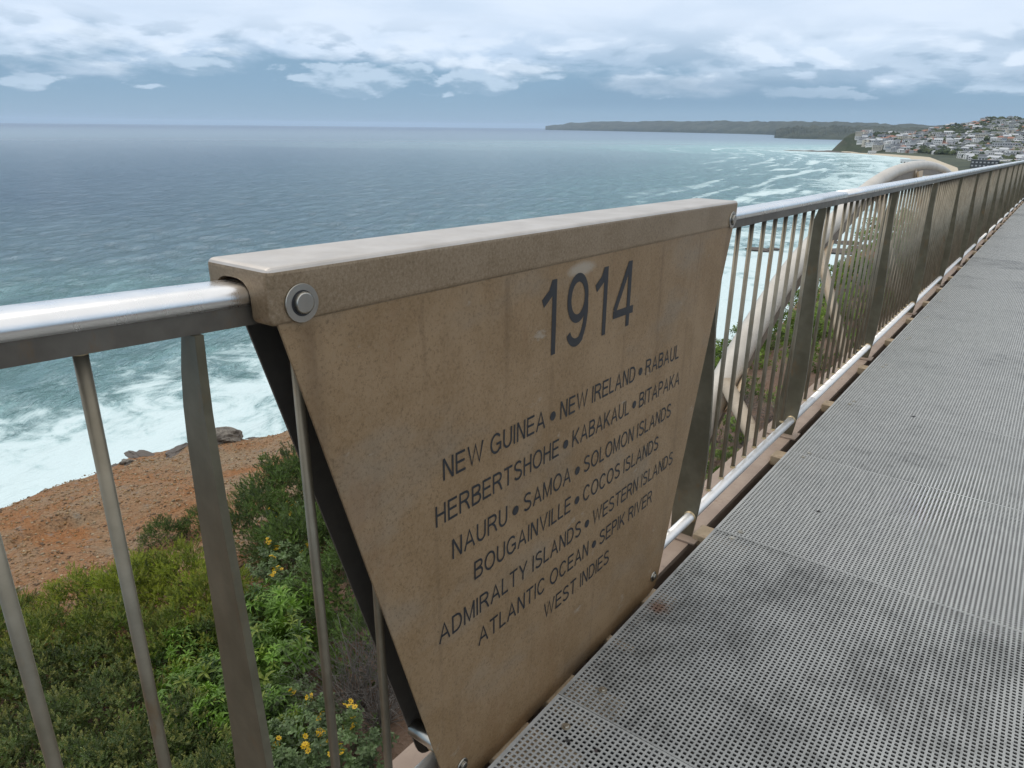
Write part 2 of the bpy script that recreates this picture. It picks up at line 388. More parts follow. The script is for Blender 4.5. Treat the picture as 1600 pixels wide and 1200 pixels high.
# foam: churned near the rocks, streaks of breakers farther off, odd whitecaps at sea
swirl = N.noise(N.map(g, (.10, .10, .1)), 1, 9, .66, 1.6)
swirl2 = N.noise(N.map(g, (.035, .035, .1)), 1, 6, .6, 1.0)
thr = N.math('ADD', N.ss(dnw, .0, 1.6, .27, .73), N.ss(uu[0], 140, 500, 0.0, .13))
f1 = N.ss(N.math('SUBTRACT', N.math('ADD', N.math('MULTIPLY', swirl, .6), N.math('MULTIPLY', swirl2, .4)), thr), -.07, .15)
lines = N.noise(N.comb(N.math('MULTIPLY', uu[0], .0065), N.math('MULTIPLY', uu[1], .050), 0.0), 1, 5, .55, .5)
linm = N.math('MULTIPLY', N.ss(lines, .50, .64), N.math('MULTIPLY', N.ss(dnw, 1.75, .9), N.ss(uu[0], 90, 260)))
f2 = N.math('MULTIPLY', linm, N.ss(N.noise(N.map(g, (.03, .03, .1)), 1, 4, .6), .28, .55))
pat = N.noise(N.map(g, (.012, .012, .1)), 1, 4, .6)
f4 = N.math('MULTIPLY', N.ss(pat, .60, .76, 0, .35), N.math('MULTIPLY', N.ss(dnw, 1.7, .9), N.ss(swirl, .42, .62)))
caps = N.math('MULTIPLY', N.ss(N.noise(N.map(g, (.055, .16, .1), rot=(0, 0, R(35))), 1, 4, .6), .735, .77), .8)
foam = N.math('MAXIMUM', N.math('MAXIMUM', f1, f2), N.math('MAXIMUM', caps, f4))
foam = N.math('MINIMUM', foam, 1.0)
c = N.mix(N.math('MULTIPLY', foam, .9), c, (.62, .73, .745))
wv = N.map(g, (1, 1, 1), rot=(0, 0, R(-20)))
w1 = N.noise(N.map(wv, (.13, .05, .1)), 1, 6, .66, .5); w2 = N.noise(N.map(wv, (.55, .30, .1)), 1, 5, .65, .3)
hgt = N.math('ADD', N.math('MULTIPLY', N.ss(w1, .3, .75), 8.5), N.math('MULTIPLY', w2, 3.4))
st = N.ss(dist, 60, 3500, 1.0, .3)
rgh = N.math('MAXIMUM', N.ss(dist, 80, 3000, .10, .32), N.math('MULTIPLY', foam, .8))
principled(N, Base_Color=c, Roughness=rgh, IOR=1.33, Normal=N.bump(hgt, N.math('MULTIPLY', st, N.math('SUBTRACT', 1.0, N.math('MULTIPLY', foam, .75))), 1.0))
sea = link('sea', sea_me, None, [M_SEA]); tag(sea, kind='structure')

# ---------------------------------------------------------------- far coast: suburb hill, beach, headlands
BX = np.array([-.30, -.2435, -.2246, -.209, -.1705, -.1233, -.0789, -.0430, -.02, .06, .14])     # bearing as X/Y
RC = np.array([1690, 1690, 1720, 1780, 2000, 2300, 2500, 2500, 2450, 2400, 2400])
ZC = np.array([-34, -30, -2, 7, 12, 31, 41, 32, 30, 36, 30])
RB = np.array([1650, 1640, 1640, 1610, 1480, 1380, 1300, 1260, 1250, 1250, 1250])
def hill_z(x, y):
    b = x / y; r = np.hypot(x, y)
    rc = np.interp(b, BX, RC); zc = np.interp(b, BX, ZC) + fbm(b * 60, b * 0, 3, 8) * 8; rb = np.interp(b, BX, RB)
    t = np.clip((r - rb) / (rc - rb), 0, 1)
    base_z = -36.5
    z = base_z + (zc - base_z) * (t ** .85)
    z = np.where(r > rc, zc - (r - rc) * .05, z)
    z = z + fbm(x / 160, y / 160, 4, 12) * 7 * np.clip(t * 3, .05, 1)
    s = x - water_x(y)
    steep = np.interp(y, [900, 1560, 1640, 1660], [.07, .09, .9, 1.3])
    return np.minimum(z, SEA - .6 + steep * s)
bb = np.concatenate([np.linspace(-.33, -.05, 300), np.linspace(-.05, .14, 80)[1:]]); rr = np.concatenate([np.linspace(150, 1150, 50), np.linspace(1160, 3100, 240)])
BB, R2 = np.meshgrid(bb, rr, indexing='ij'); th = np.arctan(BB)
HX, HY = R2 * np.sin(th), R2 * np.cos(th); HZ = hill_z(HX, HY)
mt, N = mat('hill_scrub'); M_HILL = mt; g = N.geo()
n1 = N.noise(g, .02, 6, .65); n2 = N.noise(g, .12, 5, .7)
c = N.mix(N.ss(n1, .35, .65), (.022, .034, .016), (.048, .062, .028))
c = N.mix(N.math('MULTIPLY', N.ss(n2, .55, .7), .6), c, (.13, .11, .08))
px, py, pz = N.sep(g); nzz = N.sep(N.n('ShaderNodeNewGeometry').outputs['Normal'])[2]
c = N.mix(N.math('MULTIPLY', N.ss(nzz, .75, .5), .6), c, (.09, .075, .06))
principled(N, Base_Color=c, Roughness=.95)
hl = link('suburb_hill', npmesh('suburb_hill', np.stack([HX, HY, HZ], -1).reshape(-1, 3), grid_faces(len(bb), len(rr)), smooth=True), None, [M_HILL]); tag(hl, kind='structure')
# beach strip
by = np.linspace(700, 1600, 160); bs = np.linspace(-14, 30, 9)
BY, BS = np.meshgrid(by, bs, indexing='ij'); wdt = np.interp(BY, [700, 1100, 1400, 1520, 1600], [1, 1, 1, .75, .15]); BX_ = water_x(BY) + BS * wdt
BZ = SEA - .3 + np.clip(BS * wdt, -14, 60) * .075 + .25
BZ = np.maximum(BZ, np.minimum(hill_z(BX_, BY) + .5, SEA + 4.5))
mt, N = mat('beach_sand'); g = N.geo()
principled(N, Base_Color=N.mix(N.noise(g, .05, 5), (.43, .37, .27), (.52, .455, .34)), Roughness=.9)
bo = link('beach', npmesh('beach', np.stack([BX_, BY, BZ], -1).reshape(-1, 3), grid_faces(len(by), len(bs)), smooth=True), None, [mt]); tag(bo, kind='structure')

def headland(name, pts, hgt, depth, seed, m):
    """pts: shoreline (x,y) ; hgt: crest height above sea at each point"""
    pts = np.array(pts, float); n = len(pts); s = np.linspace(0, 1, 260); k = np.linspace(0, 1, n)
    px, py = np.interp(s, k, pts[:, 0]), np.interp(s, k, pts[:, 1]); hh = np.interp(s, k, hgt)
    q = np.linspace(0, 1, 26); S, Q = np.meshgrid(s, q, indexing='ij')
    r = np.hypot(px, py); ux, uy = px / r, py / r
    Xh = px[:, None] + ux[:, None] * Q * depth; Yh = py[:, None] + uy[:, None] * Q * depth
    prof = np.where(Q < .6, np.clip(Q / .6, 0, 1) ** .55, 1 - (Q - .6) * 1.2)
    Zh = SEA - 2 + (hh[:, None] + 2) * prof * (1 + .35 * fbm(S * 40 + seed, Q * 3, 4, seed)) + fbm(S * 160, Q * 20, 3, seed + 2) * 12 * (prof > .3)
    o = link(name, npmesh(name, np.stack([Xh, Yh, Zh], -1).reshape(-1, 3), grid_faces(260, 26), smooth=False), None, [m]); return tag(o, kind='structure')
mt, N = mat('far_forest'); g = N.geo(); M_FAR = mt
c = N.mix(N.ss(N.noise(g, .006, 6, .7), .35, .65), (.022, .032, .024), (.06, .07, .05))
c = N.mix(N.math('MULTIPLY', N.ss(N.noise(N.map(g, (.004, .004, .03)), 1, 5, .7), .6, .7), .6), c, (.16, .15, .12))
principled(N, Base_Color=c, Roughness=1.0)
headland('far_headland', [(-7300, 10700), (-6500, 10300), (-5000, 9300), (-3600, 8200), (-2600, 7300), (-2052, 6500), (-1450, 5900), (-900, 5600), (-300, 5500), (600, 5500)],
         [62, 128, 138, 132, 128, 122, 112, 96, 84, 80], 1500, 3, M_FAR)
headland('near_headland', [(-1365, 4300), (-1290, 4080), (-1150, 3900), (-980, 3800), (-820, 3760), (-600, 3760), (-300, 3800)], [16, 44, 60, 64, 64, 60, 50], 700, 6, M_FAR)
# wave-washed rock shelf under the headland
mt, N = mat('wet_shelf_rock'); g = N.geo(); M_SHELF = mt
principled(N, Base_Color=N.mix(N.noise(g, .3, 5, .7), (.05, .043, .037), (.13, .105, .085)), Roughness=.7)
sy = np.linspace(1560, 1700, 30); sq = np.linspace(0, 1, 12); SY2, SQ = np.meshgrid(sy, sq, indexing='ij')
wd = 130 * np.exp(-((SY2 - 1640) / 52) ** 2) + 6
SX2 = water_x(SY2) + 16 - (SQ) * wd; SZ2 = SEA + .9 + fbm(SX2 / 14, SY2 / 14, 4, 3) * 3.0 - 2.2 * SQ ** 4
so = link('rock_shelf', npmesh('rock_shelf', np.stack([SX2, SY2, SZ2], -1).reshape(-1, 3), grid_faces(30, 12)), None, [M_SHELF]); tag(so, kind='structure')

# ---------------------------------------------------------------- walkway: frame, deck plates
PITCH = .015; DX0 = -.850; DW = 2.7
frame = empty('walkway_frame', W(-1.0, 2, -.1))
tag(frame, 'beige painted steel frame carrying the perforated walkway', 'walkway frame')
def part(name, bm, m, parent, smooth=False, sh=True):
    me = bm_mesh(name, bm, smooth)
    if sh: shear(me)
    o = link(name, me, None, [m] if not isinstance(m, (list, tuple)) else m)
    o.parent = parent; o.matrix_parent_inverse = Matrix.Translation(-parent.location); return o
bm = bmesh.new()
add_prism(bm, [(-1.10, -.065), (-.925, -.065), (-.925, -.085), (-1.02, -.085), (-1.02, -.30), (-.925, -.30), (-.925, -.32), (-1.10, -.32)], 'y', -1.5, 33, 0)
part('edge_beam', bm, M_EDGE, frame)
bm = bmesh.new(); add_box(bm, -.35, -.23, -1.5, 33, -.55, -.237)
part('main_girder', bm, M_EDGE, frame)
bm = bmesh.new(); add_box(bm, .9, 1.02, -1.5, 33, -.55, -.237)
part('main_girder', bm, M_EDGE, frame)
joints = [-.62, .38, 1.38] + [2.56 + i for i in range(0, 29)]
for i, u in enumerate(joints):
    bm = bmesh.new()
    for q0, q1 in ([(u - .25, u - .09), (u + .005, u + .15)] if i == 2 else [(u - .045, u + .055)]):
        bm = bmesh.new(); add_box(bm, -.925, -.70, q0, q1, -.085, -.058 if u < 2.5 else -.034, .004); part('bracket', bm, M_BEAM, frame)
    if i == 2:
        for q0, q1 in ((u + .36, u + .39), (u + .62, u + .72)):
            bm = bmesh.new(); add_box(bm, -.925, -.80, q0, q1, -.085, -.061, .003); part('bracket', bm, M_BEAM, frame)
    bm = bmesh.new(); add_box(bm, -.70, 1.9, u - .03, u + .03, -.213, -.036); part('joist', bm, M_UNDERSHADE, frame)  # joist coloured near-black, under-deck shade put into its colour
bm = bmesh.new(); add_box(bm, -.93, 1.88, -1.5, 33, -.235, -.215)  # added sheet, no real walkway part: makes the plate holes look black
part('added_dark_sheet', bm, M_UNDERSHADE, frame)

def plate_mesh(PL):
    nx, ny = int((DW - .014) / PITCH), int((PL - .004) / PITCH)
    ox, oy = .008, (PL - .002 - ny * PITCH) / 2
    hs = .0047; k = .0033
    ring = np.array([(hs, -k), (hs, k), (k, hs), (-k, hs), (-hs, k), (-hs, -k), (-k, -hs), (k, -hs)])
    V = []; Q = []; T = []
    # shared grid corners
    gx = ox + np.arange(nx + 1) * PITCH; gy = oy + np.arange(ny + 1) * PITCH
    GX, GY = np.meshgrid(gx, gy, indexing='ij'); grid = np.stack([GX, GY, 0 * GX], -1).reshape(-1, 3)
    cx, cy = np.meshgrid(gx[:-1] + PITCH / 2, gy[:-1] + PITCH / 2, indexing='ij'); cx, cy = cx.ravel(), cy.ravel()
    nc = len(cx); top = np.zeros((nc, 8, 3)); top[:, :, 0] = cx[:, None] + ring[None, :, 0]; top[:, :, 1] = cy[:, None] + ring[None, :, 1]
    bot = top.copy(); bot[:, :, 2] = -.003
    V = np.concatenate([grid, top.reshape(-1, 3), bot.reshape(-1, 3)]); g0 = len(grid); b0 = g0 + nc * 8
    ci, cj = np.meshgrid(np.arange(nx), np.arange(ny), indexing='ij'); ci, cj = ci.ravel(), cj.ravel()
    c00 = ci * (ny + 1) + cj; c10 = c00 + ny + 1; c01 = c00 + 1; c11 = c10 + 1
    t = g0 + np.arange(nc)[:, None] * 8 + np.arange(8)[None]; bt = t + (b0 - g0)
    Q = [np.stack([c10, c11, t[:, 1], t[:, 0]], -1), np.stack([c11, c01, t[:, 3], t[:, 2]], -1), np.stack([c01, c00, t[:, 5], t[:, 4]], -1), np.stack([c00, c10, t[:, 7], t[:, 6]], -1)]
    T = [np.stack([c11, t[:, 2], t[:, 1]], -1), np.stack([c01, t[:, 4], t[:, 3]], -1), np.stack([c00, t[:, 6], t[:, 5]], -1), np.stack([c10, t[:, 0], t[:, 7]], -1)]
    for i in range(8):
        j = (i + 1) % 8; Q.append(np.stack([t[:, i], t[:, j], bt[:, j], bt[:, i]], -1))
    # solid rim and edges
    x0, x1, y0, y1 = 0, DW, 0, PL - .002; gx0, gx1, gy0, gy1 = gx[0], gx[-1], gy[0], gy[-1]
    n0 = len(V)
    V = np.concatenate([V, [(x0, y0, 0), (x1, y0, 0), (x1, y1, 0), (x0, y1, 0), (gx0, gy0, 0), (gx1, gy0, 0), (gx1, gy1, 0), (gx0, gy1, 0), (x0, y0, -.03), (x1, y0, -.03), (x1, y1, -.03), (x0, y1, -.03)]])
    Q.append(np.array([(0, 1, 5, 4), (1, 2, 6, 5), (2, 3, 7, 6), (3, 0, 4, 7), (0, 8, 9, 1), (1, 9, 10, 2), (2, 10, 11, 3), (3, 11, 8, 0)]) + n0)
    return npmesh('deck_plate', V, [np.concatenate(Q), np.concatenate(T)])
PM = {}
for L_ in (1.0, 1.18):
    PM[L_] = plate_mesh(L_); PM[L_].materials.append(M_DECK)
def screw_mesh():
    bm = bmesh.new(); add_cyl(bm, (0, 0, 0), (0, 0, .0025), .0125, .0125, 20); add_cyl(bm, (0, 0, .0025), (0, 0, .006), .008, .006, 12); add_cyl(bm, (0, 0, .0045), (0, 0, .0065), .003, .003, 6)
    return bm_mesh('screw', bm)
sm = screw_mesh(); sm.materials.append(M_BOLT)
tones = [.3, .0, .55, .02, .22, .05, .2, .05, .15, .05]
special = {1: 'pale perforated deck plate at the very bottom edge of the photo', 2: 'dark stained perforated deck plate with a rust mark beside the plaque', 3: 'pale grey perforated deck plate just beyond the dark stained one', 4: 'perforated deck plate with dark blotches beside the second railing post'}
for i, u in enumerate(joints[:-1]):
    PL = joints[i + 1] - u
    if u + PL < .2: continue
    o = bpy.data.objects.new('deck_plate', PM[1.18 if PL > 1.1 else 1.0]); COL.objects.link(o)
    o.location = W(DX0, u + .001, 0); o.rotation_euler = (math.atan(SL), 0, 0)
    o['tone'] = tones[i % len(tones)]
    suf = 'th' if 10 <= i % 100 <= 20 else {1: 'st', 2: 'nd', 3: 'rd'}.get(i % 10, 'th')
    lab = special.get(i, f'grey perforated deck plate, {i}{suf} along the walkway from the bottom of the photo')
    tag(o, lab, 'deck plate', 'perforated deck plates of the walkway')
    if i < 9:
        a = .09 if i in (1, 2) else .035
        b = PL - (.035 if i > 1 else .09)
        for (sx, sy_) in ((.095, a), (.085, b), (1.3, a), (1.3, b)):
            if i == 1 and sy_ == a: continue
            s = bpy.data.objects.new('screw', sm); COL.objects.link(s); s.parent = o; s.location = (sx, sy_, 0)

# ---------------------------------------------------------------- railing
RX = -.979
def rail_profile(z):
    p = []
    for i in range(13):
        a = math.pi * i / 12
        p.append((RX + .043 * math.copysign(abs(math.cos(a)) ** .45, math.cos(a)), z - .030 + .030 * abs(math.sin(a)) ** .55))
    return p
def rail_mesh(u0, u1, zf, name='top_rail'):
    """rounded handrail; zf(u) is the height of its crown"""
    us = np.linspace(u0, u1, max(2, int((u1 - u0) / .5) + 1)); bm = bmesh.new()
    rings = [[bm.verts.new((x, u, z)) for x, z in rail_profile(zf(u))] for u in us]
    n = len(rings[0])
    for a, b in zip(rings[:-1], rings[1:]):
        for i in range(n):
            j = (i + 1) % n; f = bm.faces.new((a[i], b[i], b[j], a[j])); f.smooth = i < n - 1
    bm.faces.new(rings[0]); bm.faces.new(rings[-1][::-1])
    return bm
def web_bm(u0, u1, zf):
    bm = bmesh.new(); us = np.linspace(u0, u1, max(2, int((u1 - u0) / .5) + 1))
    prof = [(-.036, -.0305), (.037, -.0305), (.037, -.062), (-.036, -.062)]
    rings = [[bm.verts.new((RX + x, u, zf(u) + z)) for x, z in prof] for u in us]
    for a, b in zip(rings[:-1], rings[1:]):
        for i in range(4):
            j = (i + 1) % 4; bm.faces.new((a[i], b[i], b[j], a[j]))
    bm.faces.new(rings[0]); bm.faces.new(rings[-1][::-1]); return bm
NEAR = [(1.2057, -.935), (1.10, -.944), (.95, -.937), (.70, -.920), (.45, -.906), (.25, -.903), (.05, -.918), (-.066, -.935)]
FAR = [(1.2057, -.972), (1.15, -.993), (1.05, -1.004), (.80, -1.007), (.50, -1.009), (.25, -1.022), (.08, -1.03), (-.066, -1.026)]
def smooth_curve(pts, n=22):
    z = np.array([p[0] for p in pts])[::-1]; x = np.array([p[1] for p in pts])[::-1]
    zz = np.linspace(z[0], z[-1], n); xx = np.interp(zz, z, x)
    for _ in range(2): xx[1:-1] = (xx[:-2] + 2 * xx[1:-1] + xx[2:]) / 4
    return list(zip(xx, zz))
PROF = smooth_curve(NEAR) + smooth_curve(FAR)[::-1]
def post_bm(u, dz):
    bm = bmesh.new()
    pts = [(x, z + (dz if z > 1.0 else 0)) for x, z in PROF]
    add_prism(bm, pts, 'y', u - .007, u + .007, .0012); return bm
def foot_bm(u):
    bm = bmesh.new(); add_box(bm, -1.06, -.90, u - .055, u + .055, -.0645, -.055, .002); return bm
def baluster_bm(u, z0, z1):
    bm = bmesh.new(); x = RX + .005
    if u < 9:
        add_cyl(bm, (x, u, z0), (x, u, z0 + .010), .0135, .0102, 14, False); add_cyl(bm, (x, u, z1 - .008), (x, u, z1 - .0005), .0102, .0128, 14, False)
        for f in bm.faces: f.material_index = 1
    add_cyl(bm, (x, u, z0), (x, u, z1), .0096, seg=14); return bm
def weld_bm(u):
    bm = bmesh.new(); bmesh.ops.create_uvsphere(bm, u_segments=10, v_segments=6, radius=.014)
    for v in bm.verts: v.co = Vector((RX + .005 + v.co.x, u + v.co.y, .053 + v.co.z * .5))
    return bm
def railing(label, u0, u1, posts, zf, bstart, blist=None):
    t = empty('railing', W(RX, (u0 + u1) / 2, 0)); tag(t, label, 'railing')
    made = []
    made.append(part('top_rail', rail_mesh(u0, u1, zf), M_RAIL, t)); made.append(part('rail_web', web_bm(u0, u1, zf), M_WEB, t))
    bm = bmesh.new(); add_cyl(bm, (RX + .030, u0, .033), (RX + .030, u1, .033), .021, seg=20); made.append(part('bottom_rail', bm, M_TUBE, t))
    for p in posts:
        po = part('post', post_bm(p, zf(p) - 1.268), M_POST, t); made.append(po)
        if p < 14: made.append(part('foot_plate', foot_bm(p), M_EDGE, t))
        if p < 9:
            bm = bmesh.new(); add_cyl(bm, (RX + .030, p - .013, .033), (RX + .030, p - .0072, .033), .0215, .0265, 24, False); add_cyl(bm, (RX + .030, p + .0072, .033), (RX + .030, p + .013, .033), .0265, .0215, 24, False); made.append(part('weld_collar', bm, M_WELD, t))
    if blist is None: blist = [u for u in np.arange(bstart, u1, .15) if u > u0 and min([abs(u - p) for p in posts] + [9]) > .055]
    for u in blist: made.append(part('baluster', baluster_bm(float(u), .045, zf(u) - .0615), [M_BAL, M_WELD], t))
    return t, made
ZR = lambda u: 1.268
ZL = lambda u: 1.287 + .03 * (.6 - u)
railing('near railing running off the left edge, one flat post and round rods before the plaque', -1.3, 1.50, [-.95, .513], ZL, -1.11, [-.95, -.8, -.65, -.5, -.35, -.2, -.05, .085, .228, .370, .697, .842, .99, 1.14, 1.29, 1.44])
railing('short bright railing between the plaque and the first handrail joint', 1.504, 4.345, [2.53, 3.93], ZR, 1.73)
P2 = [5.92, 7.96, 9.96, 11.96, 13.96]
railing('middle railing from the handrail joint along the arch', 4.349, 15.0, P2, ZR, 4.50)
P3 = [15.96 + 2.0 * i for i in range(7)]
railing('far railing receding to the dark end post', 15.004, 29.2, P3, ZR, 15.1)
# after the bend the next railing turns inland
t, made = railing('last railing beyond the dark end post, turning inland', 29.75, 36.0, [31.7, 33.7, 35.7], ZR, 29.9)
t.location = W(-.979, 29.6, 0); t.rotation_euler = (0, 0, R(-7))
for o in made: o.matrix_parent_inverse = Matrix.Translation(-Vector(W(-.979, 29.6, 0)))
bm = bmesh.new(); add_box(bm, -1.03, -.90, 29.42, 29.56, -.066, 1.30, .006)
ep = link('end_post', shear(bm_mesh('end_post', bm)), None, [M_BACK]); tag(ep, 'dark upright post where the far railing bends inland', 'post')

# ---------------------------------------------------------------- memorial plaque
PQ = empty('memorial_plaque', W(-.89, 1.54, -.05)); tag(PQ, 'bronzed steel memorial plaque headed 1914, clamped over the railing', 'plaque')
def rounded_poly(pts, rad):
    out = []
    n = len(pts)
    for i, (x, y, r) in enumerate([(p[0], p[1], rad.get(i, 0)) for i, p in enumerate(pts)]):
        if r == 0: out.append((x, y)); continue
        a = Vector(pts[i - 1]) - Vector((x, y)); b = Vector(pts[(i + 1) % n]) - Vector((x, y)); a.normalize(); b.normalize()
        for k in range(6):
            s = k / 5; p0 = Vector((x, y)) + a * r; p2 = Vector((x, y)) + b * r; p1 = Vector((x, y))
            q = p0 * (1 - s) ** 2 + p1 * 2 * s * (1 - s) + p2 * s * s; out.append((q.x, q.y))
    return out
fp = rounded_poly([(.607, 1.25), (2.488, 1.25), (2.098, -.052), (.967, -.052)], {2: .05, 3: .05})
bm = bmesh.new(); add_prism(bm, fp, 'x', -.895, -.890, .001); part('front_plate', bm, M_PLAQUE, PQ)
bp = rounded_poly([(.637, 1.25), (2.47, 1.25), (2.085, -.052), (1.008, -.052)], {2: .05, 3: .05})
bm = bmesh.new(); add_prism(bm, bp, 'x', -1.040, -1.035, .001); part('back_plate', bm, M_BACK, PQ)
# cap: solid rounded block with the arch for the handrail cut through
bm = bmesh.new(); add_box(bm, -1.046, -.886, .600, 2.497, 1.2285, 1.317, .011, 4)
cap_me = shear(bm_mesh('cap', bm)); tmp = bpy.data.objects.new('tmp_cap', cap_me); COL.objects.link(tmp)
bm = bmesh.new()
arch = [(-1.0245, 1.10)] + [(RX + .0455 * math.copysign(abs(math.cos(a)) ** .7, math.cos(a)), 1.255 + .0395 * abs(math.sin(a)) ** .7) for a in [math.pi - math.pi * i / 14 for i in range(15)]] + [(-.9335, 1.10)]
add_prism(bm, arch, 'y', .3, 2.9)
cut = bpy.data.objects.new('tmp_cut', shear(bm_mesh('cut', bm))); COL.objects.link(cut)
md_ = tmp.modifiers.new('b', 'BOOLEAN'); md_.operation = 'DIFFERENCE'; md_.object = cut; md_.solver = 'EXACT'
dg = bpy.context.evaluated_depsgraph_get(); dg.update()
final = bpy.data.meshes.new_from_object(tmp.evaluated_get(dg)); final.name = 'cap'
bpy.data.objects.remove(tmp); bpy.data.objects.remove(cut)
final.materials.clear(); final.materials.append(M_CAP); final.materials.append(M_CAPTOP)
for p in final.polygons:
    nrm = p.normal; c = p.center
    front = nrm.z < .3 or (nrm.y < -.9) or (nrm.y > .9)
    p.material_index = 0 if (front or nrm.z < -.5) else 1
cp = link('cap', final); cp.parent = PQ; cp.matrix_parent_inverse = Matrix.Translation(-PQ.location)
def bolt(u, z, x, r, head):
    bm = bmesh.new(); add_cyl(bm, (x, u, z), (x + .0035, u, z), r, r * .97, 40)
    wsh = part('washer', bm, M_BOLT, PQ)
    bm = bmesh.new(); add_cyl(bm, (x + .0036, u, z), (x + .0038, u, z), r * .66, r * .66, 32); ring = part('bolt_hole', bm, M_INK, PQ)
    bm = bmesh.new(); h = .003 if not head else .0055
    add_cyl(bm, (x + .003, u + .001, z + .001), (x + .003 + h, u + .001, z + .001), r * .56, r * .56, 32, False)
    add_cyl(bm, (x + .003 + h, u + .001, z + .001), (x + .0045 + h, u + .001, z + .001), r * .56, r * .47, 32)
    part('bolt', bm, M_BOLT, PQ)
bolt(.654, 1.259, -.886, .0305, True); bolt(2.452, 1.255, -.886, .0285, True)
bolt(2.066, .012, -.890, .019, True); bolt(1.005, .028, -.890, .019, True)
bm = bmesh.new(); add_cyl(bm, (-1.035, .985, .075), (-.895, .985, .075), .021, seg=24); part('spacer_tube', bm, M_BOLT, PQ)
bm = bmesh.new(); add_cyl(bm, (-1.035, 2.04, .075), (-.895, 2.04, .075), .021, seg=24); part('spacer_tube', bm, M_BOLT, PQ)
# inscription: a plain condensed grotesque drawn as strokes (cap height 1)
def arc(cx, cy, rx, ry, a0, a1, n=14):
    return [(cx + rx * math.cos(R(a0 + (a1 - a0) * i / n)), cy + ry * math.sin(R(a0 + (a1 - a0) * i / n))) for i in range(n + 1)]
T_ = .125; h_ = T_ / 2
GL = {
 'A': (.92, [[(.05, 0), (.46, 1), (.87, 0)], [(.19, .34), (.73, .34)]]),
 'B': (.76, [[(h_, 0), (h_, 1)], [(h_, 1 - h_)] + arc(.44, .75, .24, .25 - h_, 90, -90, 10) + [(h_, .5 + .0)], [(h_, .53)] + arc(.45, .28, .27, .28 - h_, 90, -90, 10) + [(h_, h_)]]),
 'C': (.90, [arc(.46, .5, .40, .5 - h_ + .015, 38, 322, 26)]),
 'D': (.84, [[(h_, 0), (h_, 1)], [(h_, 1 - h_), (.34, 1 - h_)] + arc(.34, .5, .44, .5 - h_, 90, -90, 18) + [(.34, h_), (h_, h_)]]),
 'E': (.74, [[(h_, 0), (h_, 1)], [(h_, 1 - h_), (.72, 1 - h_)], [(h_, .52), (.68, .52)], [(h_, h_), (.74, h_)]]),
 'G': (.94, [arc(.48, .5, .42, .5 - h_ + .015, 40, 318, 26) + [(.87, .18), (.87, .46)], [(.50, .46), (.93, .46)]]),
 'H': (.78, [[(h_, 0), (h_, 1)], [(.78 - h_, 0), (.78 - h_, 1)], [(h_, .53), (.78 - h_, .53)]]),
 'I': (.125, [[(h_, 0), (h_, 1)]]),
 'K': (.84, [[(h_, 0), (h_, 1)], [(h_, .33), (.76, 1)], [(.30, .54), (.80, 0)]]),
 'L': (.62, [[(h_, 0), (h_, 1)], [(h_, h_), (.62, h_)]]),
 'M': (.95, [[(h_, 0), (h_, 1)], [(.95 - h_, 0), (.95 - h_, 1)], [(h_, 1), (.475, .03), (.95 - h_, 1)]]),
 'N': (.78, [[(h_, 0), (h_, 1)], [(.78 - h_, 0), (.78 - h_, 1)], [(h_ + .01, 1), (.78 - h_ - .01, 0)]]),
 'O': (.98, [arc(.49, .5, .43, .5 - h_ + .015, 0, 360, 36)]),
 'P': (.76, [[(h_, 0), (h_, 1)], [(h_, 1 - h_), (.42, 1 - h_)] + arc(.42, .71, .27, .29 - h_, 90, -90, 12) + [(h_, .71 - .29 + h_)]]),
 'R': (.86, [[(h_, 0), (h_, 1)], [(h_, 1 - h_), (.46, 1 - h_)] + arc(.46, .73, .29, .27 - h_, 90, -90, 12) + [(h_, .52)], [(.42, .52), (.62, .36), (.81, 0)]]),
 'S': (.80, [arc(.40, .745, .31, .255 - h_ + .015, 25, 235, 14) + arc(.40, .27, .34, .27 - h_ + .015, 62, -155, 16)]),
 'T': (.78, [[(.39, 0), (.39, 1)], [(0, 1 - h_), (.78, 1 - h_)]]),
 'U': (.78, [[(h_, 1), (h_, .38)] + arc(.39, .36, .39 - h_, .36 - h_ + .015, 180, 360, 18) + [(.78 - h_, .38), (.78 - h_, 1)]]),
 'V': (.90, [[(.05, 1), (.45, .0), (.85, 1)]]),
 'Y': (.88, [[(.05, 1), (.44, .42), (.83, 1)], [(.44, 0), (.44, .44)]]),
 'W': (1.28, [[(.05, 1), (.34, 0), (.64, .97), (.94, 0), (1.23, 1)]]),
 '1': (.37, [[(.37 - h_, 0), (.37 - h_, 1)], [(.37 - h_ - .02, .97), (.20, .83), (0, .72)]]),
 '9': (.66, [arc(.33, .665, .265, .335 - h_ + .01, 0, 360, 30), arc(.33, .5, .268, .5 - h_ + .01, 12, -60, 12) + arc(.31, .27, .25, .27 - h_ + .012, -52, -162, 12)]),
 '4': (.70, [[(.52, 0), (.52, 1)], [(.50, .97), (.045, .30)], [(0, .245), (.70, .245)]]),
}
ibm = bmesh.new(); LAY = [0]
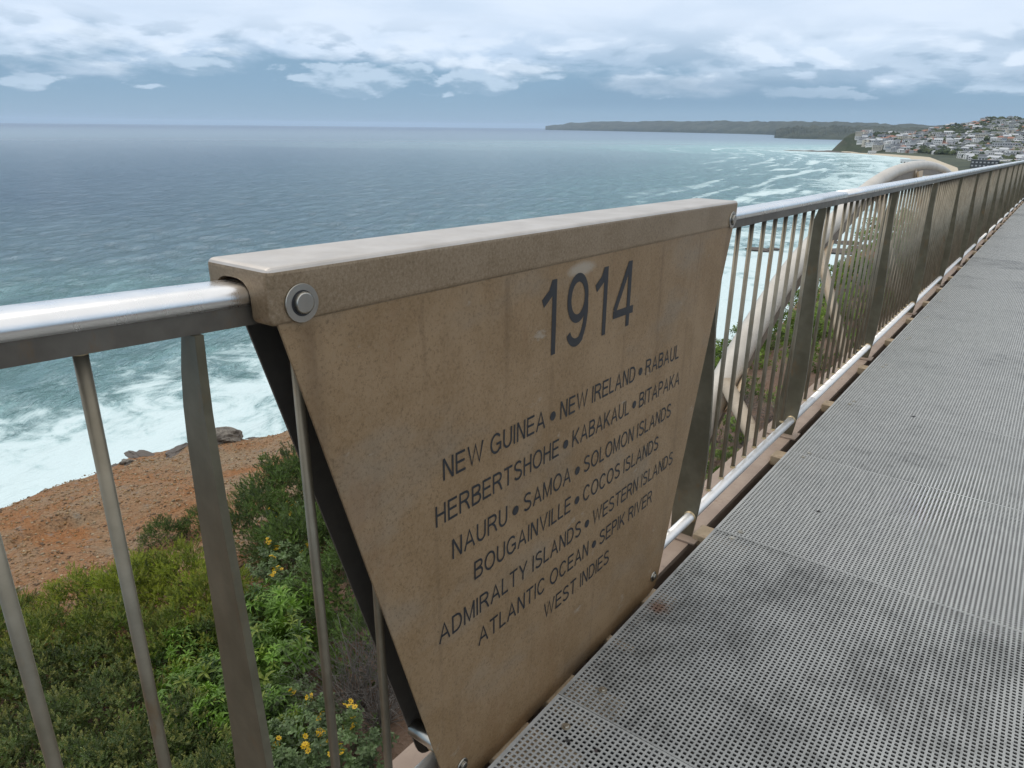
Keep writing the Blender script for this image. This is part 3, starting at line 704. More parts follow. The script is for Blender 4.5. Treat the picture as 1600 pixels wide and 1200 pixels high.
def stroke(pts, f, wd_):
    """ribbon along pts in glyph space; f maps glyph space to the plate"""
    P = [Vector(p) for p in pts]; closed = (P[0] - P[-1]).length < 1e-4
    Lf, Rt = [], []
    n = len(P)
    for i, p in enumerate(P):
        if closed: a, b = P[(i - 1) % (n - 1)], P[(i + 1) % (n - 1) if i < n - 1 else 1]
        else: a, b = P[max(i - 1, 0)], P[min(i + 1, n - 1)]
        d1 = (p - a).normalized() if (p - a).length > 1e-9 else (b - p).normalized(); d2 = (b - p).normalized() if (b - p).length > 1e-9 else d1
        n1 = Vector((-d1.y, d1.x)); n2 = Vector((-d2.y, d2.x)); mm = n1 + n2
        if mm.length < .35: mm = n2
        mm.normalize(); k = min(1 / max(mm.dot(n2), .35), 2.0)
        Lf.append(p + mm * wd_ / 2 * k); Rt.append(p - mm * wd_ / 2 * k)
    LAY[0] = (LAY[0] + 1) % 12; x = -.8892 + LAY[0] * .00004
    a = [ibm.verts.new((x, *f(q))) for q in Lf]; b = [ibm.verts.new((x, *f(q))) for q in Rt]
    for i in range(n - 1): ibm.faces.new((b[i], b[i + 1], a[i + 1], a[i]))
GAP, SPACE = .17, .60
def width(txt):
    t = 0
    for i, ch in enumerate(txt):
        if ch == ' ': t += SPACE - GAP * 0
        else: t += GL[ch][0] + (GAP if i < len(txt) - 1 and txt[i + 1] != ' ' else 0)
    return t
def put_text(txt, u0, u1, z, cap, wd_=T_):
    k = (u1 - u0) / width(txt); x = 0
    for i, ch in enumerate(txt):
        if ch == ' ': x += SPACE; finish(); continue
        for st in GL[ch][1]:
            stroke(st, lambda q, x=x: (u0 + (x + q.x) * k, z + max(-.03, min(1.03, q.y)) * cap), wd_)
        x += GL[ch][0] + (GAP if i < len(txt) - 1 and txt[i + 1] != ' ' else 0)
def dot(u, z, r):
    LAY[0] = (LAY[0] + 1) % 12
    c = [ibm.verts.new((-.8892 + LAY[0] * .00004, u + r * math.cos(2 * math.pi * i / 24), z + r * math.sin(2 * math.pi * i / 24))) for i in range(24)]; ibm.faces.new(c)
def line(words_, u0, u1, z, cap=.049):
    """words joined by round bullets, spread between u0 and u1"""
    ws = [width(q) for q in words_]; g_ = 1.62
    k = (u1 - u0) / (sum(ws) + g_ * (len(ws) - 1)); u = u0
    for i, (q, wd_) in enumerate(zip(words_, ws)):
        put_text(q, u, u + wd_ * k, z, cap); finish(); u += wd_ * k
        if i < len(ws) - 1:
            dot(u + g_ * k / 2, z + cap * .43, .0122); finish('bullet'); u += g_ * k
X1914 = [('1', 1.311, 1.368), ('9', 1.414, 1.513), ('1', 1.549, 1.608), ('4', 1.645, 1.758)]
def finish(nm='lettering'):
    global ibm
    if not len(ibm.faces): return
    for f in ibm.faces: f.normal_update()
    bmesh.ops.reverse_faces(ibm, faces=[f for f in ibm.faces if f.normal.x < 0])
    me = bpy.data.meshes.new(nm); ibm.to_mesh(me); ibm.free(); shear(me); ibm = bmesh.new()
    ins = link(nm, me, None, [M_INK]); ins.parent = PQ; ins.matrix_parent_inverse = Matrix.Translation(-PQ.location)
for ch, a, b in X1914: put_text(ch, a, b, 1.016, .182, .118)
finish()
for ws_, a, b, z in [(['NEW GUINEA', 'NEW IRELAND', 'RABAUL'], .963, 2.109, .834), (['HERBERTSHOHE', 'KABAKAUL', 'BITAPAKA'], .937, 2.135, .735),
                     (['NAURU', 'SAMOA', 'SOLOMON ISLANDS'], .986, 2.088, .634), (['BOUGAINVILLE', 'COCOS ISLANDS'], 1.059, 2.01, .541),
                     (['ADMIRALTY ISLANDS', 'WESTERN ISLANDS'], .936, 2.142, .439), (['ATLANTIC OCEAN', 'SEPIK RIVER'], 1.072, 1.996, .347), (['WEST INDIES'], 1.354, 1.712, .254)]:
    line(ws_, a, b, z); finish()
ibm.free()

# ---------------------------------------------------------------- the steel wave arch beside the walkway
AX = -1.9
AP = [(3.2, -2.6), (3.9, -1.55), (4.8, -.82), (5.55, -.31), (6.4, .14), (7.3, .47), (8.4, .74), (9.6, .99), (11.2, 1.18), (13.3, 1.245), (15.2, 1.19), (17.2, 1.03), (19.3, .72), (21.5, .25), (23.5, -.3), (26, -1.2)]
def catmull(P, n):
    P = [Vector(p) for p in P]; out = []
    for i in range(len(P) - 1):
        p0 = P[max(i - 1, 0)]; p1 = P[i]; p2 = P[i + 1]; p3 = P[min(i + 2, len(P) - 1)]
        for k in range(n):
            t = k / n; out.append(.5 * ((2 * p1) + (-p0 + p2) * t + (2 * p0 - 5 * p1 + 4 * p2 - p3) * t * t + (-p0 + 3 * p1 - 3 * p2 + p3) * t ** 3))
    out.append(P[-1]); return out
pathA = [Vector(W(AX, p[0], p[1])) for p in catmull([Vector((a, b, 0)) for a, b in AP], 6)]
def tube(bm, path, r, seg=24, sq=1.0):
    rings = []
    up = Vector((0, 0, 1))
    for i, p in enumerate(path):
        d = (path[min(i + 1, len(path) - 1)] - path[max(i - 1, 0)]).normalized(); s = d.cross(up).normalized(); q = s.cross(d).normalized()
        rr_ = r if not callable(r) else r(i / (len(path) - 1))
        rings.append([bm.verts.new(p + (s * math.cos(2 * math.pi * k / seg) + q * sq * math.sin(2 * math.pi * k / seg)) * rr_) for k in range(seg)])
    for a, b in zip(rings[:-1], rings[1:]):
        for k in range(seg):
            f = bm.faces.new((a[k], a[(k + 1) % seg], b[(k + 1) % seg], b[k])); f.smooth = True
    bm.faces.new(rings[0][::-1]); bm.faces.new(rings[-1])
WA = empty('wave_arch', W(AX, 13, 0)); tag(WA, 'pale painted steel tube arching in a wave beyond the railing', 'arch')
bm = bmesh.new(); tube(bm, pathA, lambda t: .122 - .075 * min(t, .55)); part('arch_tube', bm, M_ARCH, WA, False, False)
bm = bmesh.new()
rings = []
for i, p in enumerate(pathA):
    d = (pathA[min(i + 1, len(pathA) - 1)] - pathA[max(i - 1, 0)]).normalized(); q = Vector((1, 0, 0)).cross(d).normalized()
    q = q if q.z < 0 else -q; c0 = p + Vector((.045, 0, 0)) + q * .06; c1 = p + Vector((.075, 0, 0)) + q * (.155 if i > 20 else .135)
    rings.append([bm.verts.new(c0 + Vector((-.012, 0, 0))), bm.verts.new(c0 + Vector((.012, 0, 0))), bm.verts.new(c1 + Vector((.012, 0, 0))), bm.verts.new(c1 + Vector((-.012, 0, 0)))])
for a, b in zip(rings[:-1], rings[1:]):
    for k in range(4): bm.faces.new((a[k], a[(k + 1) % 4], b[(k + 1) % 4], b[k]))
bm.faces.new(rings[0][::-1]); bm.faces.new(rings[-1]); part('arch_flange', bm, M_FLANGE, WA, False, False)
def apath(u):
    us = [p.y for p in pathA]; zs = [p.z for p in pathA]; return Vector((AX, u, float(np.interp(u, us, zs))))
for ut, ub in [(5.5, 3.95), (7.75, 6.1), (10.2, 8.6), (12.8, 11.2), (15.95, 14.3), (18.6, 17.0), (21.4, 19.8)]:
    top = apath(ut); bot = Vector(W(-1.09, ub, -.22)); d = (bot - top).normalized()
    bm = bmesh.new(); a = top + d * .06; n = Vector((0, 1, 0)).cross(d).normalized(); sd = d.cross(n).normalized()
    A, B = [], []
    for sgn, wd_, L in ((0, .06, A), (1, .05, B)):
        c = a if sgn == 0 else bot
        for k in range(10):
            an = 2 * math.pi * k / 10; L.append(bm.verts.new(c + n * math.cos(an) * wd_ * .75 + sd * math.sin(an) * wd_))
    for k in range(10):
        f = bm.faces.new((A[k], A[(k + 1) % 10], B[(k + 1) % 10], B[k])); f.smooth = True
    bm.faces.new(A); bm.faces.new(B)
    part('strut', bm, M_STRUT, WA, False, False)
    # gusset plate where the strut meets the tube
    bm = bmesh.new(); g0 = apath(ut - .22) + Vector((.11, 0, -.06)); g1 = apath(ut + .22) + Vector((.11, 0, -.06)); g2 = top + d * .62
    ps = [g0, g1, g2]; off = Vector((.012, 0, .006))
    va = [bm.verts.new(p - off) for p in ps]; vb = [bm.verts.new(p + off) for p in ps]
    bm.faces.new(va); bm.faces.new(vb[::-1])
    for k in range(3): bm.faces.new((va[k], vb[k], vb[(k + 1) % 3], va[(k + 1) % 3]))
    part('gusset', bm, M_BEAM, WA, False, False)

# ---------------------------------------------------------------- scrub below the walkway
def leaf_mat(name, trans=.25):
    mt, N = mat(name); a = N.attr('tint').outputs['Color']
    p = N.n('ShaderNodeBsdfPrincipled', Base_Color=a, Roughness=.55)
    tr = N.n('ShaderNodeBsdfTranslucent', Color=N.mix(1.0, a, (1.0, 1.1, .5), 'MULTIPLY'))
    mx = N.n('ShaderNodeMixShader'); N.set(mx.inputs[0], trans); N.set(mx.inputs[1], p); N.set(mx.inputs[2], tr)
    o = N.n('ShaderNodeOutputMaterial'); N.set(o.inputs[0], mx); return mt
M_LEAF = leaf_mat('leaf'); M_PETAL = leaf_mat('petal', .3)
mt, N = mat('bark'); M_BARK = mt; g = N.geo()
principled(N, Base_Color=N.mix(N.noise(g, 30, 4), (.05, .038, .028), (.12, .095, .075)), Roughness=.9)
mt, N = mat('dead_wood'); M_DEAD = mt; g = N.geo()
principled(N, Base_Color=N.mix(N.noise(g, 40, 4), (.09, .08, .07), (.21, .19, .17)), Roughness=.9)

def frames(dirs, rng):
    """orthonormal frames whose z axis is dirs (n,3)"""
    d = dirs / np.linalg.norm(dirs, axis=1, keepdims=True); r = rng.normal(size=d.shape)
    a = np.cross(r, d); a /= np.linalg.norm(a, axis=1, keepdims=True); b = np.cross(d, a)
    return np.stack([a, b, d], -1)
def fine_shoot(rng, n=34, L=.22, ll=.024, lw=.0048):
    """needle-leaved twig: leaf quads spiralling up a stem along z"""
    V = []; F = []
    for i in range(n):
        t = .12 + .88 * (i + .5) / n; a = i * 2.4 + rng.random() * .5; tilt = R(62 - 34 * t + rng.normal() * 9)
        o = np.array([0, 0, t * L]); rad_ = np.array([math.cos(a), math.sin(a), 0]); tan = np.array([-math.sin(a), math.cos(a), 0])
        d = rad_ * math.sin(tilt) + np.array([0, 0, math.cos(tilt)]); l = ll * (.75 + .5 * rng.random()) * (1.1 - .35 * t)
        k = len(V); V += [o - tan * lw * .3, o + d * l * .5 - tan * lw * .55, o + d * l, o + d * l * .5 + tan * lw * .55]; F.append((k, k + 1, k + 2, k + 3))
    k = len(V); V += [np.array(p) for p in ((-.0016, 0, 0), (.0016, 0, 0), (.0008, 0, L), (-.0008, 0, L))]; F.append((k, k + 1, k + 2, k + 3))
    return np.array(V), np.array(F)
def broad_shoot(rng, n=12, ll=.10, lw=.028, L=.10, shape=.45, droop=.5):
    """rosette of folded leaves, each two halves by three segments"""
    V = []; F = []
    for i in range(n):
        t = (i + .3) / n; a = i * 2.4 + rng.normal() * .2; tilt = R(95 - 62 * t + rng.normal() * 8)
        o = np.array([0, 0, .25 * L + .75 * L * t]); rad_ = np.array([math.cos(a), math.sin(a), 0]); tan = np.array([-math.sin(a), math.cos(a), 0]); zz = np.array([0, 0, 1.])
        l = ll * (.75 + .4 * rng.random()) * (1.1 - .5 * t); k = len(V)
        for q, (s, wdt) in enumerate(((0, .18), (.33, .8 if shape < .5 else .6), (.68, .8 if shape < .5 else 1.0), (1, .04))):
            ti = tilt + droop * s * s; d = rad_ * math.sin(ti) + zz * math.cos(ti); nn = -rad_ * math.cos(ti) + zz * math.sin(ti)
            c = o + d * l * s; hw = lw * .5 * wdt
            V += [c - tan * hw + nn * hw * .35, c, c + tan * hw + nn * hw * .35]
        for q in range(3):
            b = k + q * 3; F += [(b, b + 3, b + 4, b + 1), (b + 1, b + 4, b + 5, b + 2)]
    return np.array(V), np.array(F)
def shrub_mesh(name, kind, rng, W_=.8, H=.9, n=260, pal=((.03, .05, .015), (.09, .12, .03)), tip=None, tipf=.2):
    protos = [kind(rng) for _ in range(6)]
    Vs, Fs, Cs = [], [], []; off = 0
    fine = n > 500; nc = 75 if fine else 14; cl = []
    for j in range(nc):
        f = math.sqrt((j + .5) / nc); th = j * 2.4 + rng.random() * .6; rr_ = W_ * .72 * f; top = H * (1 - .55 * f ** 2.2) * (.78 + .36 * rng.random())
        ax_ = np.array([math.cos(th) * f * .75, math.sin(th) * f * .75, 1.0]) + rng.normal(size=3) * .16; ax_ /= np.linalg.norm(ax_)
        cl.append((np.array([rr_ * math.cos(th), rr_ * math.sin(th), top]), ax_, W_ * ((.05 + .04 * rng.random()) if fine else (.13 + .1 * rng.random())), H * ((.20 + .18 * rng.random()) if fine else .3), .5 + .9 * rng.random(), rng.random()))
    for i in range(n):
        cc_, ax_, cr, ln, bright, hue = cl[i % nc]
        t = rng.random() ** .8                                            # 0 tip .. 1 base of the plume
        o2 = rng.normal(size=3); o2 -= ax_ * (o2 @ ax_); o2 /= np.linalg.norm(o2)
        p = cc_ - ax_ * ln * t + o2 * cr * (.25 + .85 * math.sqrt(t)) * rng.random() ** .5
        dirv = ax_ * .9 + o2 * (.35 + .5 * t) + rng.normal(size=3) * .2
        V, F = protos[rng.integers(6)]; M_ = frames(dirv[None], rng)[0]; sc = .7 + .6 * rng.random()
        v = (V * sc) @ M_.T + p
        shade = np.clip(.15 + .45 * rng.random() + .4 * (hue - .3), 0, 1)
        base = (np.array(pal[0]) * (1 - shade) + np.array(pal[1]) * shade) * bright
        c = np.repeat(base[None], len(V), 0)
        if tip is not None and t < .45 and rng.random() < tipf * (.5 + 3.0 * hue):
            tt = np.clip(V[:, 2] / V[:, 2].max(), 0, 1)[:, None] * .85; c = c * (1 - tt) + np.array(tip) * tt
        c = c * (.8 + .4 * rng.random((len(V), 1)))
        Vs.append(v); Fs.append(F + off); Cs.append(c); off += len(V)
    return npmesh(name, np.concatenate(Vs), np.concatenate(Fs), col=np.concatenate(Cs))
def stems_mesh(name, rng, W_, H, n=16, r=.007, wild=.12):
    bm = bmesh.new()
    for i in range(n):
        th = rng.random() * 6.28; ph = rng.random() ** .6 * 1.0; p = Vector((0, 0, -.06)) + Vector(rng.normal(size=3) * .03); L = H * (.7 + .35 * rng.random())
        d = Vector((math.sin(ph) * math.cos(th), math.sin(ph) * math.sin(th), math.cos(ph)))
        rr_ = r * (.6 + .8 * rng.random())
        for k in range(4):
            q = p + d * L / 4; r2 = rr_ * .72; add_cyl(bm, p, q, rr_, r2, 5, False)
            if k > 0 and rng.random() < .8:
                e = (d + Vector(rng.normal(size=3) * .6)).normalized(); add_cyl(bm, q, q + e * L * .28, r2 * .6, r2 * .2, 4, False)
            p = q; rr_ = r2; d = (d + Vector(rng.normal(size=3) * wild)).normalized()
    return bm_mesh(name, bm)
rg = np.random.default_rng(5)
PALS = {
 'olive': ((.042, .075, .008), (.16, .21, .022)), 'lime': ((.07, .105, .008), (.27, .32, .022)), 'grey': ((.05, .082, .024), (.165, .215, .07)), 'dark': ((.034, .066, .014), (.12, .18, .034)),
 'bright': ((.05, .11, .012), (.17, .30, .03)), 'mid': ((.055, .10, .012), (.18, .26, .035)), 'sage': ((.055, .09, .03), (.14, .20, .08))}
PALS = {k: tuple(tuple(min(q * 1.22, .5) for q in c_) for c_ in v) for k, v in PALS.items()}
KINDS = {}
def kind_meshes(key, fn, nvar, W_, H, n, pal, tip=None, tipf=.2, stem_n=16):
    L = []
    for v in range(nvar):
        fm = shrub_mesh('foliage', fn, rg, W_, H, n, PALS[pal], tip, tipf); fm.materials.append(M_LEAF)
        s = stems_mesh('stems', rg, W_, H * .9, stem_n); s.materials.append(M_BARK); L.append((fm, s))
    KINDS[key] = L
kind_meshes('fine_olive', lambda r: fine_shoot(r, 24, .08, .019, .0075), 2, .95, .85, 1700, 'olive', (.30, .29, .06), .35)
kind_meshes('fine_lime', lambda r: fine_shoot(r, 24, .085, .021, .007), 2, .95, .9, 1700, 'lime', (.32, .34, .04), .4)
kind_meshes('fine_grey', lambda r: fine_shoot(r, 20, .065, .018, .0095), 2, .9, .75, 1700, 'grey', (.30, .29, .09), .35)
kind_meshes('fine_dark', lambda r: fine_shoot(r, 24, .09, .021, .0075), 2, 1.0, .95, 1600, 'dark')
kind_meshes('lance', lambda r: broad_shoot(r, 13, .125, .027, .09, .4, .45), 2, .75, .75, 120, 'bright', (.20, .24, .03), .15)
kind_meshes('daisy', lambda r: broad_shoot(r, 11, .062, .030, .12, .6, .25), 2, .7, .7, 150, 'sage')
kind_meshes('coast', lambda r: broad_shoot(r, 10, .085, .036, .10, .6, .3), 2, 1.3, .9, 150, 'mid')
def flower_mesh(rng):
    V, F, C = [], [], []
    for j in range(5):
        c0 = rng.normal(size=3) * np.array([.022, .022, .012]); M_ = frames((np.array([0, 0, 1.]) + rng.normal(size=3) * .35)[None], rng)[0]
        for i in range(7):
            a = 2 * math.pi * i / 7; d = np.array([math.cos(a), math.sin(a), .18]); t = np.array([-math.sin(a), math.cos(a), 0]); k = len(V)
            for p in (d * .003, d * .011 - t * .0052, d * .018, d * .011 + t * .0052): V.append(M_ @ p + c0); C.append((.72, .46, .012))
            F.append((k, k + 1, k + 2, k + 3))
        k = len(V)
        for i in range(4):
            a = math.pi / 2 * i; V.append(M_ @ np.array([.005 * math.cos(a), .005 * math.sin(a), .005]) + c0); C.append((.55, .27, .01))
        F.append((k, k + 1, k + 2, k + 3))
    return npmesh('flower', np.array(V), np.array(F), col=np.array(C))
FM = [flower_mesh(rg) for _ in range(3)]
for f in FM: f.materials.append(M_PETAL)
SHLAB = {'fine_olive': ('dense olive needle-leaved shrub with yellowish tips, in the scrub at the lower left', 'olive needle-leaved shrubs'),
 'fine_lime': ('yellow-green feathery shrub at the edge of the bare orange dirt', 'yellow-green feathery shrubs'),
 'fine_grey': ('low grey-green shrub with small crowded leaves in the bottom left corner scrub', 'grey-green small-leaved shrubs'),
 'fine_dark': ('dark green needle-leaved shrub behind the brighter leafy plants', 'dark needle-leaved shrubs'),
 'lance': ('bright green plant with rosettes of long pointed leaves seen past the flat post', 'bright rosette-leaved plants'),
 'daisy': ('broad-leaved bush with yellow daisy clusters', 'yellow flowering bushes'),
 'coast': ('leafy coastal bush on the slope under the pale arch', 'leafy bushes under the arch')}
def shrub(key, x, y, sc=1.0, dz=0.0, flowers=0, label=None, sq=1.0, var=None):
    fm, st = KINDS[key][(var if var is not None else rg.integers(9)) % len(KINDS[key])]
    z = float(ground_z(x, y)) + dz - .04
    t = empty('flowering_bush' if flowers else 'shrub', (x, y, z)); t.scale = (sc, sc, sc * sq); t.rotation_euler = (0, 0, rg.random() * 6.28)
    lab, grp = SHLAB[key]; tag(t, label or lab, 'bush' if flowers else 'shrub', None if label else grp)
    for nm, me in (('foliage', fm), ('stems', st)):
        o = bpy.data.objects.new(nm, me); COL.objects.link(o); o.parent = t
    if flowers:
        n = len(fm.vertices); co = np.empty(n * 3, np.float32); fm.vertices.foreach_get('co', co); co = co.reshape(-1, 3)
        topv = co[np.argsort(-co[:, 2])[:n // 3]]; s2 = topv[rg.integers(0, len(topv), flowers * 3)]
        used = []
        for p in s2:
            if len(used) >= flowers: break
            if all(np.linalg.norm(p - q) > .09 for q in used):
                used.append(p); o = bpy.data.objects.new('flower', FM[len(used) % 3]); COL.objects.link(o); o.parent = t
                o.location = Vector(p) + Vector((0, 0, .015)); o.rotation_euler = (rg.normal() * .3, rg.normal() * .3, rg.random() * 6.28); o.scale = [1.1 / sc] * 3
    return t
PLACE = {
 'fine_grey': [(-4.60, 1.05, .8), (-4.57, 1.46, .75), (-3.87, 1.58, .7), (-3.79, 1.21, .75), (-5.49, 1.18, .8), (-3.22, 1.50, .6), (-3.95, .99, .75), (-5.28, 1.56, .7), (-3.1, 1.15, .7), (-4.4, .6, .8)],
 'fine_olive': [(-5.88, 1.51, .7), (-5.49, 1.85, .7), (-4.98, 2.04, .65), (-4.75, 2.45, .6), (-7.0, 1.55, .6), (-6.6, 1.2, .8), (-5.9, .9, .8), (-7.6, 1.2, .7)],
 'fine_lime': [(-6.12, 2.34, .7), (-5.92, 2.76, .72), (-5.24, 2.60, .68), (-6.52, 2.05, .65), (-6.75, 2.75, .5)],
 'fine_dark': [(-8.0, 3.55, .42), (-7.9, 3.95, .40), (-6.61, 4.45, 1.0), (-5.45, 3.75, .8), (-4.2, 3.35, .8), (-3.5, 2.95, .6), (-6.3, 3.85, .8), (-5.63, 4.5, .9), (-6.9, 4.9, .8), (-4.9, 4.3, .9), (-6.2, 5.2, .8), (-4.7, 2.75, .5)],
 'lance': [(-4.11, 1.86, .75), (-3.74, 1.86, .62), (-4.01, 2.41, .8), (-4.45, 2.85, .78), (-3.42, 1.94, .62), (-4.78, 2.15, .6), (-4.13, 2.20, .7)],
}
for k, v in PLACE.items():
    for i, (x, y, s_) in enumerate(v): shrub(k, x, y, s_, var=i)
shrub('daisy', -6.0, 4.0, .75, 0, 8, 'flowering bush dotted with yellow daisies, farthest up beside the dark side of the plaque')
shrub('daisy', -5.2, 3.35, .75, 0, 8, 'flowering bush with small yellow daisies between the flat post and the rod')
shrub('daisy', -3.0, 1.98, .7, 0, 4, 'sage-leaved flowering bush low between flat post and next rod')
shrub('daisy', -2.72, 2.02, .62, .05, 5, 'flowering bush with deep yellow clusters at the bottom, next to bare twigs')
shrub('daisy', -3.52, 2.18, .6, 0, 1, 'sage-leaved bush with one yellow flower below the bright rosettes')
shrub('daisy', -2.91, 1.66, .62, 0, 2, 'sage-leaved flowering bush at the bottom edge beside the flat post')
for i, (x, y, s_) in enumerate([(-2.87, 8.43, .45), (-2.55, 7.45, .4), (-4.34, 15.4, .9), (-4.85, 18.7, 1.0), (-3.4, 10.9, .45), (-5.31, 23.7, 1.1), (-5.27, 25.9, 1.1), (-3.32, 19, 1.0), (-2.5, 13.6, .7), (-3.84, 18.2, .9), (-3.71, 23.4, 1.1), (-4.57, 30.6, 1.3), (-3.0, 12.7, .55), (-4.3, 12.0, .6), (-4.8, 26.5, 1.2), (-2.5, 10.3, .4), (-4.6, 13.6, .8), (-5.0, 16.5, .9), (-4.9, 21, 1.0), (-5.5, 33, 1.4), (-6, 38, 1.6), (-4.3, 36, 1.4), (-6.2, 45, 1.8)]):
    shrub('coast', x, y, s_, var=i)
for i in range(26):
    y = rg.uniform(6.5, 20); x = -1.9 - rg.random() ** .8 * (abs(float(edge_x(y))) - 2.3); shrub('coast', x, y, rg.uniform(.35, .7), var=i)
# dead, leafless bushes
for i, (x, y, s_, lab) in enumerate([(-3.25, 2.55, .62, 'bare grey tangle of dead twigs behind the yellow flowers'), (-2.95, 2.50, .5, 'smaller dead leafless bush close under the plaque'), (-3.1, 2.85, .6, 'dead leafless bush half hidden by the back of the plaque')]):
    me = stems_mesh('twigs', rg, 1, 1.15, 90, .0075, .22); me.materials.append(M_DEAD)
    o = link('dead_bush', me); o.location = (x, y, float(ground_z(x, y))); o.scale = (s_,) * 3; tag(o, lab, 'dead bush', 'dead bushes by the plaque')
# brown brushwood lying on the slope under the arch
me = stems_mesh('brushwood', rg, 1, 1.0, 60, .01, .3); me.materials.append(M_DEAD)
for i, (x, y) in enumerate([(-2.9, 9.3), (-2.6, 8.5), (-3.2, 10.2), (-2.5, 9.6), (-2.2, 7.8), (-2.0, 6.6)]):
    o = bpy.data.objects.new('brushwood', me); COL.objects.link(o); o.location = (x, y, float(ground_z(x, y))); o.rotation_euler = (0.5, .4, i * 1.3); o.scale = (.6, .6, .4)
    tag(o, 'heap of dry brown brushwood on the slope under the arch', 'brushwood', 'brushwood heaps under the arch')

# stones: a scatter nobody could count, and a few boulders along the brink
def rock_mesh(name, seed, sub=3, amp=.35, flat=.6):
    bm = bmesh.new(); bmesh.ops.create_icosphere(bm, subdivisions=sub, radius=1)
    rs = np.random.default_rng(seed); off = rs.random(3) * 20
    for v in bm.verts:
        c = v.co; n = float(fbm(np.array(c.x * 1.6 + off[0]), np.array(c.y * 1.6 + c.z * 2.1 + off[1]), 4, seed)); k = 1 + amp * 2 * n
        v.co = Vector((c.x * k, c.y * k, c.z * k * flat))
    return bm_mesh(name, bm)
mt, N = mat('grey_rock'); M_ROCK = mt; g = N.geo()
n1 = N.noise(g, 7, 6, .7); principled(N, Base_Color=N.mix(N.ss(n1, .3, .7), (.07, .06, .05), (.24, .215, .18)), Roughness=.9, Normal=N.bump(n1, .6, .05))
for i, (y, inn, s_, lab) in enumerate([(6.35, .05, .34, 'grey boulder on the brink of the orange dirt, right of the flat post'), (6.05, .25, .14, 'small grey boulder on the brink left of its larger neighbour'), (4.9, .15, .15, 'flattish grey boulder on the dirt brink just left of the flat post'), (3.6, .1, .11, 'tiny grey boulder on the dirt brink near the second rod'), (2.7, .0, .11, 'tiny grey boulder on the dirt brink at the left edge of the photo')]):
    x = float(edge_x(y)) + inn
    o = link('boulder', rock_mesh('boulder', 20 + i, 4, .75, .9), None, [M_ROCK]); o.location = (x, y, float(ground_z(x, y)) - .02); o.scale = (s_ * .7, s_ * .9, s_ * .6); o.rotation_euler = (0, 0, i); tag(o, lab, 'rock', 'boulders along the brink')
for i in range(16):
    y = .6 + i * .42 + rg.normal() * .12; x = float(edge_x(y)) + rg.uniform(-.25, .25); k = rg.uniform(.05, .13)
    if i < 4: RIM = [rock_mesh('rim_rock', 60 + q, 4, .8, .7) for q in range(4)] if i == 0 else RIM
    me = RIM[i % 4]
    if not me.materials: me.materials.append(M_SHELF)
    o = bpy.data.objects.new('rim_rock', me); COL.objects.link(o); o.location = (x, y, float(ground_z(x, y)) - .02); o.scale = (k, k * 2.6, k * .6); o.rotation_euler = (0, 0, rg.random() * 6)
    tag(o, 'low dark rock embedded along the brink of the orange dirt', 'rock', 'dark rocks along the brink')
n = 30000
x = rg.uniform(-12.2, -4.5, n); y = rg.uniform(-.5, 9, n); keep = (x > edge_x(y) + .05); x, y = x[keep], y[keep]; n = len(x)
z = ground_z(x, y) + fbm(x * 2.2, y * 2.2, 4, 9) * .13
s_ = .005 + .012 * rg.random(n) ** 4
cube = np.array([(-1, -1, -.6), (1, -1, -.6), (1, 1, -.6), (-1, 1, -.6), (-.7, -.7, .6), (.7, -.7, .6), (.7, .7, .6), (-.7, .7, .6)])
qf = np.array([(0, 1, 5, 4), (1, 2, 6, 5), (2, 3, 7, 6), (3, 0, 4, 7), (4, 5, 6, 7)])
jit = 1 + .5 * (rg.random((n, 8, 3)) - .5); a = rg.random(n) * 6.28; ca, sa = np.cos(a), np.sin(a)
V = cube[None] * jit * s_[:, None, None] * np.stack([1 + .6 * rg.random(n), np.ones(n), .7 + .4 * rg.random(n)], -1)[:, None, :]
V = np.stack([V[..., 0] * ca[:, None] - V[..., 1] * sa[:, None] + x[:, None], V[..., 0] * sa[:, None] + V[..., 1] * ca[:, None] + y[:, None], V[..., 2] + z[:, None] + s_[:, None] * .25], -1)
pal = np.array([(.27, .18, .09), (.22, .13, .055), (.30, .235, .15), (.13, .085, .05), (.26, .13, .045)]); cc = np.repeat((pal[rg.integers(0, 5, n)] * (.7 + .5 * rg.random((n, 1))))[:, None], 8, 1)
mt, N = mat('stone'); principled(N, Base_Color=N.attr('tint').outputs['Color'], Roughness=.9)
o = link('gravel', npmesh('gravel', V.reshape(-1, 3), (np.arange(n)[:, None, None] * 8 + qf[None]).reshape(-1, 4), col=cc.reshape(-1, 3)), None, [mt]); tag(o, kind='stuff')
# black rocks awash off the beach
for i, (x, y, s_, lab) in enumerate([(-84, 262, 3.0, 'black rock awash in the foam seen between the first rods past the plaque'), (-80, 268, 1.6, 'small black rock just right of the bigger rock in the foam'), (-57, 275, 5, 'low dark rock ledge in the surf beside the arch'), (-52, 290, 5, 'flat dark rock ledge behind the nearer ledge in the surf'), (-62, 300, 4, 'farthest dark rock ledge in the surf by the arch')]):
    o = link('sea_rock', rock_mesh('sea_rock', 40 + i, 3, .4, .3), None, [M_SHELF]); o.location = (x, y, SEA + .3); o.scale = (s_ * 1.5, s_ * .8, s_); tag(o, lab, 'sea rock', 'dark rocks in the surf')

